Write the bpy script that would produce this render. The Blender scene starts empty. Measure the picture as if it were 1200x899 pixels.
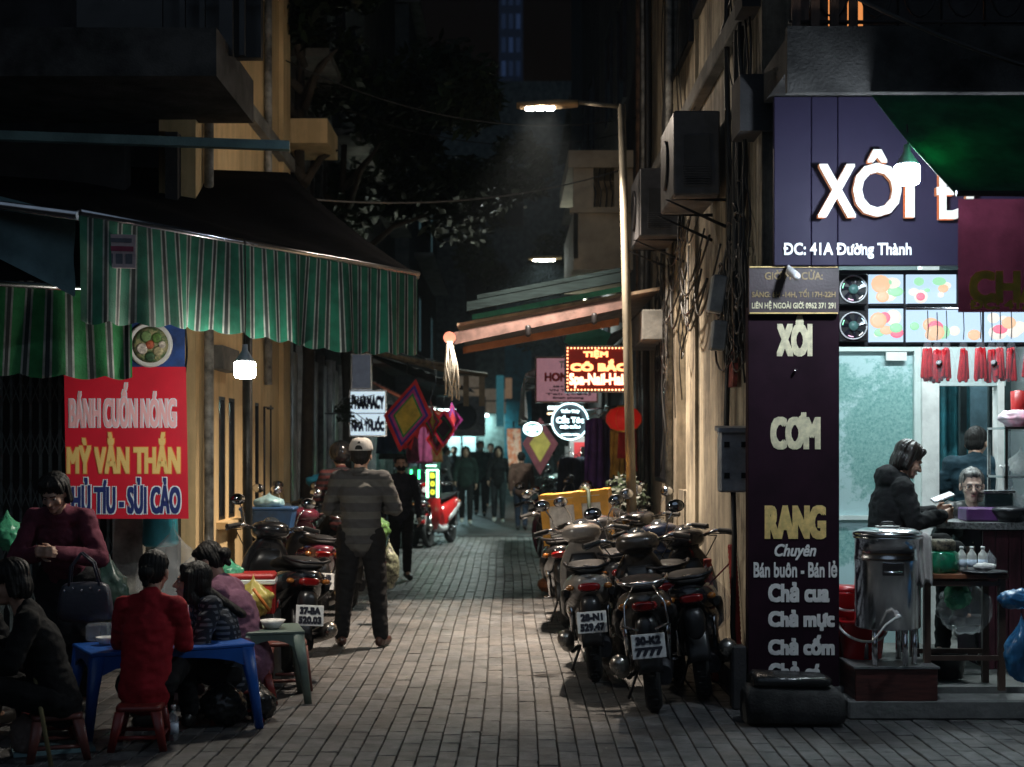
import bpy, bmesh, math, random
from mathutils import Vector, Matrix, Euler, noise
random.seed(7)
PI = math.pi
C = bpy.context.scene.collection
SC = bpy.context.scene
# ------------------------------------------------------------------ camera, sky, exposure
F = 1666.67; HX, HY, EYE = 595.0, 524.0, 1.65
cam = bpy.data.cameras.new('camera'); camo = bpy.data.objects.new('camera', cam); C.objects.link(camo)
camo.location = (0, 0, EYE); camo.rotation_euler = (PI/2, 0, 0)
cam.sensor_width = 36; cam.lens = 50
cam.shift_x = (600-HX)/1200; cam.shift_y = (HY-449.5)/1200
cam.clip_end = 500; cam.clip_start = 0.1
cam.dof.use_dof = True; cam.dof.focus_distance = 9.6; cam.dof.aperture_fstop = 2.2
SC.camera = camo
def at(px, py, Y):
    return Vector(((px-HX)/F*Y, Y, EYE-(py-HY)/F*Y))
def ax(px, Y): return (px-HX)/F*Y
def az(py, Y): return EYE-(py-HY)/F*Y
w = bpy.data.worlds.new('World'); SC.world = w; w.use_nodes = True
nt = w.node_tree
bg = nt.nodes['Background']
sky = nt.nodes.new('ShaderNodeTexSky'); sky.sky_type = 'NISHITA'; sky.sun_disc = False
sky.sun_elevation = math.radians(-3.0); sky.sun_rotation = math.radians(200)
nt.links.new(sky.outputs[0], bg.inputs[0]); bg.inputs[1].default_value = 0.025
sun = bpy.data.lights.new('cool_fill_sun', 'SUN'); sun.energy = .14; sun.angle = math.radians(60); sun.color = (.58,.76,1)  # weak cool sun added as fill for camera-facing surfaces, no real source
suno = bpy.data.objects.new('cool_fill_sun', sun); C.objects.link(suno); suno.rotation_euler = (math.radians(48), 0, math.radians(-12))
SC.view_settings.view_transform = 'Standard'; SC.view_settings.look = 'None'
SC.view_settings.exposure = 0.45; SC.view_settings.gamma = 1.0
SC.cycles.use_denoising = True
SC.cycles.max_bounces = 6; SC.cycles.transparent_max_bounces = 12
SC.cycles.sample_clamp_indirect = 4.0; SC.cycles.blur_glossy = 0.5
# ------------------------------------------------------------------ materials
MATS = {}
def M(name, col=(.5,.5,.5), rough=.6, metal=0., var=.25, vs=6., bump=.15, bs=60., coat=0., emit=None, es=0., trans=0., alpha=1., spec=.5, col2=None, stretch=(1,1,1), sheen=0., sub=0., thresh=(.35,.65), rvar=.15, transl=0., streak=0.):
    if name in MATS: return MATS[name]
    m = bpy.data.materials.new(name); m.use_nodes = True
    n = m.node_tree.nodes; L = m.node_tree.links
    b = n['Principled BSDF']
    b.inputs['Roughness'].default_value = rough; b.inputs['Metallic'].default_value = metal
    b.inputs['Coat Weight'].default_value = coat; b.inputs['Coat Roughness'].default_value = .08
    b.inputs['Specular IOR Level'].default_value = spec
    b.inputs['Sheen Weight'].default_value = sheen
    b.inputs['Transmission Weight'].default_value = trans; b.inputs['Alpha'].default_value = alpha
    if sub: b.inputs['Subsurface Weight'].default_value = sub; b.inputs['Subsurface Radius'].default_value = (.02,.008,.005)
    tc = n.new('ShaderNodeTexCoord'); mp = n.new('ShaderNodeMapping'); mp.inputs['Scale'].default_value = stretch
    L.new(tc.outputs['Object'], mp.inputs[0])
    b.inputs['Base Color'].default_value = (*col, 1)
    if var > 0 or col2:
        no = n.new('ShaderNodeTexNoise'); no.inputs['Scale'].default_value = vs; no.inputs['Detail'].default_value = 7; no.inputs['Roughness'].default_value = .62
        L.new(mp.outputs[0], no.inputs[0])
        mr = n.new('ShaderNodeMapRange'); mr.inputs[1].default_value, mr.inputs[2].default_value = thresh
        L.new(no.outputs[0], mr.inputs[0])
        mx = n.new('ShaderNodeMix'); mx.data_type = 'RGBA'
        c2 = col2 or tuple(max(0, c*(1-var*1.6)) for c in col)
        mx.inputs[6].default_value = (*c2, 1); mx.inputs[7].default_value = (*(tuple(min(1, c*(1+var*.3)) for c in col) if not col2 else col), 1)
        L.new(mr.outputs[0], mx.inputs[0]); L.new(mx.outputs[2], b.inputs['Base Color'])
        if rvar:
            m2 = n.new('ShaderNodeMapRange'); m2.inputs[3].default_value = min(1, rough+rvar); m2.inputs[4].default_value = max(.02, rough-rvar)
            L.new(no.outputs[0], m2.inputs[0]); L.new(m2.outputs[0], b.inputs['Roughness'])
    if streak:
        m3 = n.new('ShaderNodeMapping'); m3.inputs['Scale'].default_value = (1,1,.07); L.new(tc.outputs['Object'], m3.inputs[0])
        n3 = n.new('ShaderNodeTexNoise'); n3.inputs['Scale'].default_value = 7; n3.inputs['Detail'].default_value = 8; n3.inputs['Roughness'].default_value = .7; L.new(m3.outputs[0], n3.inputs[0])
        n4 = n.new('ShaderNodeTexNoise'); n4.inputs['Scale'].default_value = 1.1; n4.inputs['Detail'].default_value = 9; n4.inputs['Roughness'].default_value = .75; L.new(tc.outputs['Object'], n4.inputs[0])
        mu_ = n.new('ShaderNodeMath'); mu_.operation = 'ADD'; L.new(n3.outputs[0], mu_.inputs[0]); L.new(n4.outputs[0], mu_.inputs[1])
        r3 = n.new('ShaderNodeMapRange'); r3.inputs[1].default_value = .86; r3.inputs[2].default_value = 1.12; r3.inputs[3].default_value = 1-streak; r3.inputs[4].default_value = 1; L.new(mu_.outputs[0], r3.inputs[0])
        x3 = n.new('ShaderNodeMix'); x3.data_type = 'RGBA'; x3.blend_type = 'MULTIPLY'; x3.inputs[0].default_value = 1
        L.new(b.inputs['Base Color'].links[0].from_socket, x3.inputs[6]); L.new(r3.outputs[0], x3.inputs[7]); L.new(x3.outputs[2], b.inputs['Base Color'])
    if bump > 0:
        nb = n.new('ShaderNodeTexNoise'); nb.inputs['Scale'].default_value = bs; nb.inputs['Detail'].default_value = 5
        L.new(mp.outputs[0], nb.inputs[0])
        bu = n.new('ShaderNodeBump'); bu.inputs['Strength'].default_value = bump; bu.inputs['Distance'].default_value = .01
        L.new(nb.outputs[0], bu.inputs['Height']); L.new(bu.outputs[0], b.inputs['Normal'])
    if emit:
        b.inputs['Emission Color'].default_value = (*emit, 1); b.inputs['Emission Strength'].default_value = es
    if transl:
        tb = n.new('ShaderNodeBsdfTranslucent'); ms_ = n.new('ShaderNodeMixShader'); ms_.inputs[0].default_value = transl
        if b.inputs['Base Color'].links: L.new(b.inputs['Base Color'].links[0].from_socket, tb.inputs[0])
        else: tb.inputs[0].default_value = (*col, 1)
        L.new(b.outputs[0], ms_.inputs[1]); L.new(tb.outputs[0], ms_.inputs[2]); L.new(ms_.outputs[0], n['Material Output'].inputs['Surface'])
    MATS[name] = m
    return m
# ------------------------------------------------------------------ mesh builder
class MB:
    def __init__(s): s.bm = bmesh.new()
    def box(s, c, d, rot=None, mi=0, bev=0.):
        r = bmesh.ops.create_cube(s.bm, size=1.0)
        vs = r['verts']; mat = Matrix.Translation(Vector(c)) @ (Euler(rot).to_matrix().to_4x4() if rot else Matrix()) @ Matrix.Diagonal((*d, 1))
        bmesh.ops.transform(s.bm, matrix=mat, verts=vs)
        fs = set(f for v in vs for f in v.link_faces)
        for f in fs: f.material_index = mi
        if bev:
            es = list(set(e for v in vs for e in v.link_edges))
            bmesh.ops.bevel(s.bm, geom=es, offset=bev, segments=1, affect='EDGES', profile=.5)
        return s
    def tube(s, pts, r, seg=8, caps=True, mi=0):
        pts = [Vector(p) for p in pts]
        rs = r if isinstance(r, (list, tuple)) else [r]*len(pts)
        rings = []; up = None
        for i, p in enumerate(pts):
            d = (pts[min(i+1, len(pts)-1)]-pts[max(i-1, 0)])
            if d.length < 1e-9: d = Vector((0,0,1))
            d.normalize()
            if up is None: up = Vector((0,0,1)) if abs(d.z) < .9 else Vector((1,0,0))
            a = d.cross(up)
            if a.length < 1e-6: a = d.cross(Vector((0,1,0)))
            a.normalize(); b = a.cross(d).normalized(); up = b
            rings.append([s.bm.verts.new(p+(a*math.cos(2*PI*k/seg)+b*math.sin(2*PI*k/seg))*rs[i]) for k in range(seg)])
        for i in range(len(rings)-1):
            for k in range(seg):
                f = s.bm.faces.new((rings[i][k], rings[i][(k+1) % seg], rings[i+1][(k+1) % seg], rings[i+1][k])); f.smooth = True; f.material_index = mi
        if caps:
            for rg in (rings[0], rings[-1]):
                f = s.bm.faces.new(rg); f.material_index = mi
        return s
    def lathe(s, prof, c=(0,0,0), seg=24, axis='z', mi=0, smooth=True):
        c = Vector(c); rings = []
        for r, z in prof:
            rg = []
            for k in range(seg):
                a = 2*PI*k/seg; x, y = r*math.cos(a), r*math.sin(a)
                v = Vector((x, y, z)) if axis == 'z' else (Vector((z, x, y)) if axis == 'x' else Vector((x, z, y)))
                rg.append(s.bm.verts.new(c+v))
            rings.append(rg)
        for i in range(len(rings)-1):
            for k in range(seg):
                f = s.bm.faces.new((rings[i][k], rings[i][(k+1) % seg], rings[i+1][(k+1) % seg], rings[i+1][k])); f.smooth = smooth; f.material_index = mi
        for rg, (r, z) in ((rings[0], prof[0]), (rings[-1], prof[-1])):
            if r > 1e-4: f = s.bm.faces.new(rg); f.material_index = mi
        return s
    def ell(s, c, r, rot=None, sub=3, mi=0):
        q = bmesh.ops.create_icosphere(s.bm, subdivisions=sub, radius=1.0)
        if isinstance(r, (int, float)): r = (r, r, r)
        R = rot if isinstance(rot, Matrix) else (Euler(rot).to_matrix() if rot else Matrix.Identity(3))
        bmesh.ops.transform(s.bm, matrix=Matrix.Translation(Vector(c)) @ R.to_4x4() @ Matrix.Diagonal((*r, 1)), verts=q['verts'])
        for f in set(f for v in q['verts'] for f in v.link_faces): f.smooth = True; f.material_index = mi
        return s
    def cap(s, p0, p1, r0, r1, seg=12, flat=1., mi=0):
        # tapered capsule, closed; flat squashes it across its local second axis
        p0, p1 = Vector(p0), Vector(p1); d = p1-p0; L = max(d.length, 1e-5)
        z = d.normalized(); x = z.cross(Vector((0,1,0)));
        if x.length < .05: x = z.cross(Vector((1,0,0)))
        x.normalize(); y = z.cross(x)
        prof = [(math.sin(a)*r0, -math.cos(a)*r0) for a in (0.02, .5, 1., 1.4)] + [(math.cos(a)*r1, L+math.sin(a)*r1) for a in (.1, .55, 1.05, 1.55)]
        rings = [[s.bm.verts.new(p0+z*h+(x*math.cos(2*PI*k/seg)+y*math.sin(2*PI*k/seg)*flat)*rr) for k in range(seg)] for rr, h in prof]
        for i in range(len(rings)-1):
            for k in range(seg):
                f = s.bm.faces.new((rings[i][k], rings[i][(k+1) % seg], rings[i+1][(k+1) % seg], rings[i+1][k])); f.smooth = True; f.material_index = mi
        s.bm.faces.new(rings[0]); s.bm.faces.new(rings[-1])
        return s
    def loft(s, secs, seg=16, n=2.6, axis='y', mi=0):
        # secs: (pos along axis, centre x, centre z, half width, half height)
        rings = []
        for (t, cx, cz, hw, hh) in secs:
            rg = []
            for k in range(seg):
                a = 2*PI*k/seg; ca, sa = math.cos(a), math.sin(a)
                u = hw*math.copysign(abs(ca)**(2/n), ca); v = hh*math.copysign(abs(sa)**(2/n), sa)
                rg.append(s.bm.verts.new((cx+u, t, cz+v) if axis == 'y' else (cx+u, cz+v, t) if axis == 'z' else (t, cx+u, cz+v)))
            rings.append(rg)
        for i in range(len(rings)-1):
            for k in range(seg):
                f = s.bm.faces.new((rings[i][k], rings[i][(k+1) % seg], rings[i+1][(k+1) % seg], rings[i+1][k])); f.smooth = True; f.material_index = mi
        s.bm.faces.new(rings[0]); s.bm.faces.new(rings[-1])
        return s
    def quad(s, *ps, mi=0):
        f = s.bm.faces.new([s.bm.verts.new(Vector(p)) for p in ps]); f.material_index = mi; return s
    def grid(s, fn, nu, nv, mi=None, smooth=True):
        vs = [[s.bm.verts.new(Vector(fn(i/nu, j/nv))) for j in range(nv+1)] for i in range(nu+1)]
        for i in range(nu):
            for j in range(nv):
                f = s.bm.faces.new((vs[i][j], vs[i+1][j], vs[i+1][j+1], vs[i][j+1])); f.smooth = smooth
                if mi: f.material_index = mi(i, j)
        return s
    def prism(s, pts2, d0, d1, axis='y', mi=0):
        # closed outline in the plane across the axis, extruded from d0 to d1
        def P(u, v, d): return (u, d, v) if axis == 'y' else (u, v, d) if axis == 'z' else (d, u, v)
        a = [s.bm.verts.new(P(u, v, d0)) for u, v in pts2]; b = [s.bm.verts.new(P(u, v, d1)) for u, v in pts2]
        n = len(a)
        f = s.bm.faces.new(a); f.material_index = mi; f = s.bm.faces.new(b[::-1]); f.material_index = mi
        for i in range(n):
            f = s.bm.faces.new((a[i], b[i], b[(i+1) % n], a[(i+1) % n])); f.material_index = mi
        return s
    def build(s, name, m, parent=None, mods=None, disp=None, loc=None, rot=None):
        bmesh.ops.recalc_face_normals(s.bm, faces=s.bm.faces)
        me = bpy.data.meshes.new(name); s.bm.to_mesh(me); s.bm.free()
        for mm in (m if isinstance(m, (list, tuple)) else [m]): me.materials.append(mm)
        o = bpy.data.objects.new(name, me); C.objects.link(o)
        if mods:
            for kind, kw in mods:
                md = o.modifiers.new(kind.lower(), kind)
                for k, v in kw.items(): setattr(md, k, v)
            me2 = baked(o)
            o.modifiers.clear(); o.data = me2; bpy.data.meshes.remove(me); me = me2; me.name = name
            me.shade_smooth()
        if disp:
            cos = [disp(v.co.copy(), v.normal.copy()) for v in me.vertices]
            me.vertices.foreach_set('co', [c for p in cos for c in p]); me.update()
        if parent: o.parent = parent
        if loc is not None: o.location = loc
        if rot is not None: o.rotation_euler = rot
        return o
WORK = bpy.data.scenes.new('work')      # a bare scene in which single modifiers and letters are evaluated quickly
def baked(o):
    WORK.collection.objects.link(o); vl = WORK.view_layers[0]; vl.update()
    me = bpy.data.meshes.new_from_object(o.evaluated_get(vl.depsgraph)); WORK.collection.objects.unlink(o); return me
def rem(v, sm=4): return [('REMESH', dict(mode='VOXEL', voxel_size=v)), ('SMOOTH', dict(factor=.6, iterations=sm))]
SUB = [('SUBSURF', dict(levels=1, render_levels=1))]
def thing(name, label, cat, loc=(0,0,0), rz=0, group=None):
    o = bpy.data.objects.new(name, None); C.objects.link(o); o.empty_display_size = .1
    o.location = loc; o.rotation_euler = (0,0,rz); o['label'] = label; o['category'] = cat
    if group: o['group'] = group
    return o
def tag(o, label, cat, group=None):
    o['label'] = label; o['category'] = cat
    if group: o['group'] = group
    return o
def struct(o): o['kind'] = 'structure'; return o
def stuff(o): o['kind'] = 'stuff'; return o
def sub(name, parent, mesh, loc=(0,0,0), rot=(0,0,0), scale=None):
    o = bpy.data.objects.new(name, mesh); C.objects.link(o); o.parent = parent; o.location = loc; o.rotation_euler = rot
    if scale: o.scale = scale
    return o
def copy_tree(o, parent=None):
    c = o.copy(); C.objects.link(c); c.parent = parent
    for ch in list(o.children): copy_tree(ch, c)
    return c
def text(body, m, parent, w=None, h=None, loc=(0,0,0), rot=(0,0,0), bold=.0, ext=.002, name='lettering', mi=None, shear=0., track=1., ox=0., back=None, halo=False, fat=.24, skel=None):
    # flat letters in the local XZ plane facing -Y, centred on loc, fitted to w x h metres
    # horned vowels and barred D are composed from the plain letter plus its mark
    extra = []
    HORN = {'Ơ':'O','ơ':'o','Ờ':'Ò','ờ':'ò','ớ':'ó','Ư':'U','ư':'u','ừ':'ù','ứ':'ú','ự':'ụ','ợ':'ọ'}
    if '\n' not in body:
        plain = ''.join(HORN.get(k_, {'Đ':'D','đ':'d'}.get(k_, k_)) for k_ in body)
        for i_, k_ in enumerate(body):
            if k_ in HORN or k_ in 'Đđ': extra.append((i_, k_))
        full = body; body = plain
    c = bpy.data.curves.new('t', 'FONT'); c.body = body; c.resolution_u = 3; c.align_x = 'CENTER'; c.shear = shear; c.space_character = track; c.space_line = .9
    o = bpy.data.objects.new('t', c); C.objects.link(o)
    me = baked(o)
    if extra:
        def xr(s_):
            c.body = s_; m_ = baked(o); v_ = [v.co.x for v in m_.vertices]; y_ = [v.co.y for v in m_.vertices]; r_ = (min(v_), max(v_), max(y_)) if v_ else (0,0,0); bpy.data.meshes.remove(m_); return r_
        L0 = xr(plain); b_ = bmesh.new(); b_.from_mesh(me)
        for i_, k_ in extra:
            pre = plain[:i_]; w_all = L0[1]-L0[0]
            c.align_x = 'LEFT'; F_ = xr(plain); a1 = xr(pre+plain[i_])[1]; ch0 = xr(plain[i_]); a0 = a1-(ch0[1]-ch0[0])
            c.align_x = 'CENTER'; sh_ = L0[0]-F_[0]; a1 += sh_; a0 += sh_
            cap_ = .70 if k_.isupper() else .50
            if k_ in 'Đđ':
                if k_ == 'Đ': q_ = [(a0-.05,.33),(a0+.24,.33),(a0+.24,.41),(a0-.05,.41)]
                else: q_ = [(a1-.28,.60),(a1+.06,.60),(a1+.06,.67),(a1-.28,.67)]
            else:
                q_ = [(a1-.12,cap_-.08),(a1-.02,cap_-.10),(a1+.07,cap_-.02),(a1+.09,cap_+.09),(a1+.02,cap_+.10),(a1-.01,cap_+.02),(a1-.1,cap_-.01)]
            b_.faces.new([b_.verts.new((x_, y_, .0004)) for x_, y_ in q_])
        b_.to_mesh(me); b_.free()
    bpy.data.objects.remove(o); bpy.data.curves.remove(c)
    xs = [v.co.x for v in me.vertices]; ys = [v.co.y for v in me.vertices]
    W0, H0 = max(xs)-min(xs), max(ys)-min(ys); cx, cy = (max(xs)+min(xs))/2, (max(ys)+min(ys))/2
    bdx = min(bold, fat*(w or 9)/max(len(t_) for t_ in body.split('\n')))
    sx = (w-bdx)/W0 if w else None; sy = (h-bold)/H0 if h else None
    if skel: sx, sy, bdx = w/W0, h/H0, skel
    if sx is None: sx = sy
    if sy is None: sy = sx
    bm = bmesh.new()
    offs = [(0,0)] if bold <= 0 else [(i_*bdx/2, j_*bold/2) for i_ in (-1,0,1) for j_ in (-1,0,1)]
    for i, (dx, dy) in enumerate(offs):
        mm = bmesh.new(); mm.from_mesh(me)
        if ext > .004: bmesh.ops.recalc_face_normals(mm, faces=mm.faces)
        for v in mm.verts: v.co = Vector(((v.co.x-cx)*sx+dx, -ext-i*.00025-v.co.z*.5, (v.co.y-cy)*sy+dy))
        if ext > .004:
            r = bmesh.ops.extrude_face_region(mm, geom=mm.faces[:])
            bmesh.ops.translate(mm, vec=(0, ext, 0), verts=[g for g in r['geom'] if isinstance(g, bmesh.types.BMVert)])
        t = bpy.data.meshes.new('t'); mm.to_mesh(t); mm.free(); bm.from_mesh(t); bpy.data.meshes.remove(t)
    bpy.data.meshes.remove(me)
    me = bpy.data.meshes.new(name); bm.to_mesh(me); bm.free(); me.materials.append(m)
    if back:
        me.materials.append(back)
        for p in me.polygons:
            if abs(p.normal.y) < .5: p.material_index = 1
    o = bpy.data.objects.new(name, me); C.objects.link(o); o.parent = parent; o.location = loc; o.rotation_euler = rot
    return o
def point_light(name, parent, loc, watt, col, r=.05):
    l = bpy.data.lights.new(name, 'POINT'); l.energy = watt; l.color = col; l.shadow_soft_size = r
    o = bpy.data.objects.new(name, l); C.objects.link(o); o.location = loc; o.parent = parent; return o
def area_light(name, parent, loc, watt, col, sx, sy, rot=(0,0,0), spread=PI):
    l = bpy.data.lights.new(name, 'AREA'); l.shape = 'RECTANGLE'; l.energy = watt; l.color = col; l.size = sx; l.size_y = sy; l.spread = spread
    o = bpy.data.objects.new(name, l); C.objects.link(o); o.location = loc; o.rotation_euler = rot; o.parent = parent; return o
def catenary(p0, p1, sag, n=12):
    p0, p1 = Vector(p0), Vector(p1)
    return [p0.lerp(p1, i/n)-Vector((0,0,sag*4*(i/n)*(1-i/n))) for i in range(n+1)]
# shared materials
BLACK = M('black_plastic', (.012,.012,.013), .35, var=.3, bump=.05)
RUBBER = M('tyre_rubber', (.015,.015,.015), .8, bump=.3, bs=120)
CHROME = M('chrome', (.75,.75,.76), .12, 1., var=.1, bump=.02)
STEEL = M('brushed_steel', (.6,.6,.62), .22, 1., var=.12, stretch=(1,1,12), vs=3, bump=.03)
DARKMETAL = M('dark_metal', (.04,.04,.045), .5, .8, var=.3)
WHITE = M('white_paint', (.75,.75,.73), .5, var=.15)
CLEAR = M('clear_plastic', (.7,.75,.78), .1, alpha=.2, var=0, bump=.6, bs=30)
# ================================================================== SETTING
def brick_material():
    m = M('paver_stone', (.15,.145,.142), .42, var=.45, vs=7, bump=1., bs=70, col2=(.07,.069,.07), rvar=.2, thresh=(.36,.62), stretch=(1,2.2,1))
    n = m.node_tree.nodes; L = m.node_tree.links; b = n['Principled BSDF']
    g = n.new('ShaderNodeNewGeometry')
    no = n['Noise Texture']; L.new(g.outputs['Position'], no.inputs['Vector'])
    at_ = n.new('ShaderNodeAttribute'); at_.attribute_name = 'tone'
    src = b.inputs['Base Color'].links[0].from_socket
    mul = n.new('ShaderNodeMix'); mul.data_type = 'RGBA'; mul.blend_type = 'MULTIPLY'; mul.inputs[0].default_value = 1
    L.new(src, mul.inputs[6]); L.new(at_.outputs['Color'], mul.inputs[7]); L.new(mul.outputs[2], b.inputs['Base Color'])
    # damp dark stains
    ns = n.new('ShaderNodeTexNoise'); ns.inputs['Scale'].default_value = .9; ns.inputs['Detail'].default_value = 9; ns.inputs['Roughness'].default_value = .7
    L.new(g.outputs['Position'], ns.inputs['Vector'])
    r = n.new('ShaderNodeMapRange'); r.inputs[1].default_value = .38; r.inputs[2].default_value = .56; r.inputs[3].default_value = .45; r.inputs[4].default_value = 1.0
    L.new(ns.outputs[0], r.inputs[0])
    m2 = n.new('ShaderNodeMix'); m2.data_type = 'RGBA'; m2.blend_type = 'MULTIPLY'; m2.inputs[0].default_value = 1
    L.new(mul.outputs[2], m2.inputs[6]); L.new(r.outputs[0], m2.inputs[7]); L.new(m2.outputs[2], b.inputs['Base Color'])
    return m
PAVER = brick_material()
g = MB().quad((-150,-30,-.02), (150,-30,-.02), (150,250,-.02), (-150,250,-.02)).build('ground', M('joint_dirt', (.035,.032,.03), .9, var=.5, vs=3, bump=.6))
struct(g)
g = MB(); g.box((0,58,-.01), (60,63,.012)); struct(g.build('road', M('asphalt', (.06,.06,.062), .45, var=.4, vs=2, bump=.5, bs=200)))
pav = thing('pavement', '', '', (0,0,0)); del pav['label']; del pav['category']; struct(pav)
BW, BL = .108, .216
def brick_geo(bm, x, y, w, l, dz, tx, ty, lay=None, tone=1., rot=0.):
    hw, hl = w/2-.004, l/2-.0016; c = .0035
    def P(u, v, z):
        ca, sa = math.cos(rot), math.sin(rot)
        return bm.verts.new((x+u*ca-v*sa, y+u*sa+v*ca, z+dz+tx*u+ty*v))
    lo = [P(a*hw, b*hl, -.028) for a, b in ((-1,-1),(1,-1),(1,1),(-1,1))]
    mi = [P(a*hw, b*hl, -c) for a, b in ((-1,-1),(1,-1),(1,1),(-1,1))]
    up = [P(a*(hw-c), b*(hl-c), 0) for a, b in ((-1,-1),(1,-1),(1,1),(-1,1))]
    fs = [bm.faces.new(up)]
    for i in range(4):
        j = (i+1) % 4
        fs.append(bm.faces.new((lo[i], lo[j], mi[j], mi[i]))); fs.append(bm.faces.new((mi[i], mi[j], up[j], up[i])))
    if lay is not None:
        for f in fs:
            for l_ in f.loops: l_[lay] = (tone[0], tone[1], tone[2], 1)
def tone():
    t = random.gauss(.95, .17); t = max(.5, min(1.3, t)); u = random.uniform(-.05, .05)
    return (t*(1+u), t, t*(1-u))
protos = []
for k in range(10):
    bm = bmesh.new(); lay = bm.loops.layers.float_color.new('tone')
    brick_geo(bm, 0, 0, BW, BL, 0, random.uniform(-.02,.02), random.uniform(-.012,.012), lay, tone())
    me = bpy.data.meshes.new('paver'); bm.to_mesh(me); bm.free(); me.materials.append(PAVER); protos.append(me)
bm = bmesh.new(); lay = bm.loops.layers.float_color.new('tone')
spots = []
ncol = int(8.2/BW)
for i in range(ncol):
    x = -4.1+i*BW
    off = (i % 2)*BL/2 + random.uniform(-.012,.012)
    y = 6.2+off
    while y < 26.2:
        lw = min(1.0, max(0, (y-8)/18))
        if abs(x) < 3.4 or y < 11: spots.append((x+random.uniform(-.0015,.0015)+.012*math.sin(y*.8), y))
        y += BL
def visible(x, y):
    px = HX+x/y*F; py = HY+EYE/y*F
    return 0 < px < 1200 and py < 899
vis = sorted([s for s in spots if visible(*s) and 330 < HX+s[0]/s[1]*F < 1200], key=lambda s: s[1])[:296]
vs = set(vis)
for (x, y) in vis:
    o = sub('paver', pav, random.choice(protos), (x, y, random.uniform(-.004,.002)), (0,0,random.uniform(-.012,.012)))
for (x, y) in spots:
    if (x, y) in vs: continue
    brick_geo(bm, x, y, BW, BL, random.uniform(-.004,.002), random.uniform(-.025,.025), random.uniform(-.014,.014), lay, tone(), random.uniform(-.012,.012))
me = bpy.data.meshes.new('paving'); bm.to_mesh(me); bm.free(); me.materials.append(PAVER)
o = bpy.data.objects.new('paving', me); C.objects.link(o); o.parent = pav; stuff(o)
# litter: cigarette ends and scraps on the pavement
lt = MB()
for _ in range(60):
    y = random.uniform(7.5, 22); x = random.uniform(-1.2, 1.2)
    lt.box((x, y, .004), (random.uniform(.006,.03), random.uniform(.004,.012), .003), (0,0,random.uniform(0,3)))
stuff(tag(lt.build('litter', M('paper_scrap', (.5,.48,.42), .8)), 'small scraps of litter scattered over the brick paving', 'litter'))

# ---- wall materials
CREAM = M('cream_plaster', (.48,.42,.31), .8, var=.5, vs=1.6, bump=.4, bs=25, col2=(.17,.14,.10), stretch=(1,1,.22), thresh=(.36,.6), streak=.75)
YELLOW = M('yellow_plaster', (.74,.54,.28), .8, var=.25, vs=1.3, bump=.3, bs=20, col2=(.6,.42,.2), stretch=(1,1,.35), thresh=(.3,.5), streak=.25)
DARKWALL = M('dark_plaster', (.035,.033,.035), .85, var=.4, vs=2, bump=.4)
CONC = M('concrete', (.2,.2,.19), .85, var=.4, vs=3, bump=.5, bs=30, col2=(.09,.09,.085))
GLASS = M('dark_glass', (.02,.025,.03), .08, var=.1, bump=0)
WOOD = M('dark_wood', (.1,.05,.03), .45, var=.5, vs=4, stretch=(6,1,1), bump=.2)
CABLE = M('cable_rubber', (.012,.012,.012), .5, var=.2, bump=0)
TEALWALL = M('teal_plaster', (.12,.25,.27), .7, var=.3, vs=2)
def window(parent, c, size, axis, bars=4, fm=DARKMETAL, depth=.06, gm=GLASS):
    # c = centre on the wall face, axis: 'x' wall faces +-X, 'y' wall faces -Y ; frame with sill and bars
    x, y, z = c; wd, h = size
    fr = MB(); t = .04
    def bx(u, v, du, dv, d=.05, off=0.):
        if axis == 'x': fr.box((x+off, y+u, z+v), (d, du, dv))
        else: fr.box((x+u, y+off, z+v), (du, d, dv))
    bx(0, h/2, wd+t, t); bx(0, -h/2, wd+t, t); bx(-wd/2, 0, t, h-t); bx(wd/2, 0, t, h-t)
    w_ = fr.build('window', fm, parent)
    g_ = MB()
    if axis == 'x': g_.box((x, y, z), (.012, wd-t, h-t))
    else: g_.box((x, y, z), (wd-t, .012, h-t))
    g_.build('pane', gm, w_)
    for k in range(bars):
        fr = MB(); u = -wd/2+(k+1)*wd/(bars+1)
        bx(u, 0, .016, h-t, .016, (-.045 if x > 0 or axis == 'y' else .045))
        fr.build('bar', fm, w_)
    return w_
# ---- right: cream corner house with the steamed-rice shop in its ground floor
RX = 1.62
ch = thing('corner_house', 'stained cream plaster corner house above and behind the rice shop', 'house', (RX, 9, 0))
def inv(p, o): return Vector(p)-Vector(o.location)
class Loc:  # shift world coordinates into a thing's own frame (no rotation)
    def __init__(s, t): s.o = t.location.copy()
    def __call__(s, x, y, z): return (x-s.o.x, y-s.o.y, z-s.o.z)
l = Loc(ch)
mb = MB()
# side wall with a real window hole (Y 14.2-15.7, z 1.28-2.63) and shallow recessed panels
Y0, Y1 = 9.06, 17.6
def wallbox(mb, y0, y1, z0, z1, x0=RX, x1=RX+.28): mb.box(l((x0+x1)/2, (y0+y1)/2, (z0+z1)/2), (x1-x0, y1-y0, z1-z0))
segs = [(Y0,12.0),(12.0,12.35),(12.35,12.95),(12.95,13.5),(13.5,14.2),(14.2,15.6),(15.6,Y1)]
wallbox(mb, Y0, 12.0, 0, 12); wallbox(mb, 12.0, 12.3, 0, 12, RX+.03); wallbox(mb, 12.3, 12.9, 0, 12)
wallbox(mb, 12.9, 13.5, 0, 1.25); wallbox(mb, 12.9, 13.5, 1.25, 3.05, RX+.07); wallbox(mb, 12.9, 13.5, 3.05, 12)
wallbox(mb, 13.5, 14.2, 0, 12, RX-.02); wallbox(mb, 14.2, 15.6, 0, 1.28); wallbox(mb, 14.2, 15.6, 2.63, 5.2); wallbox(mb, 14.2, 15.6, 5.2, 12)
wallbox(mb, 15.6, Y1, 0, 12)
mb.build('wall', CREAM, ch)
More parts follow.
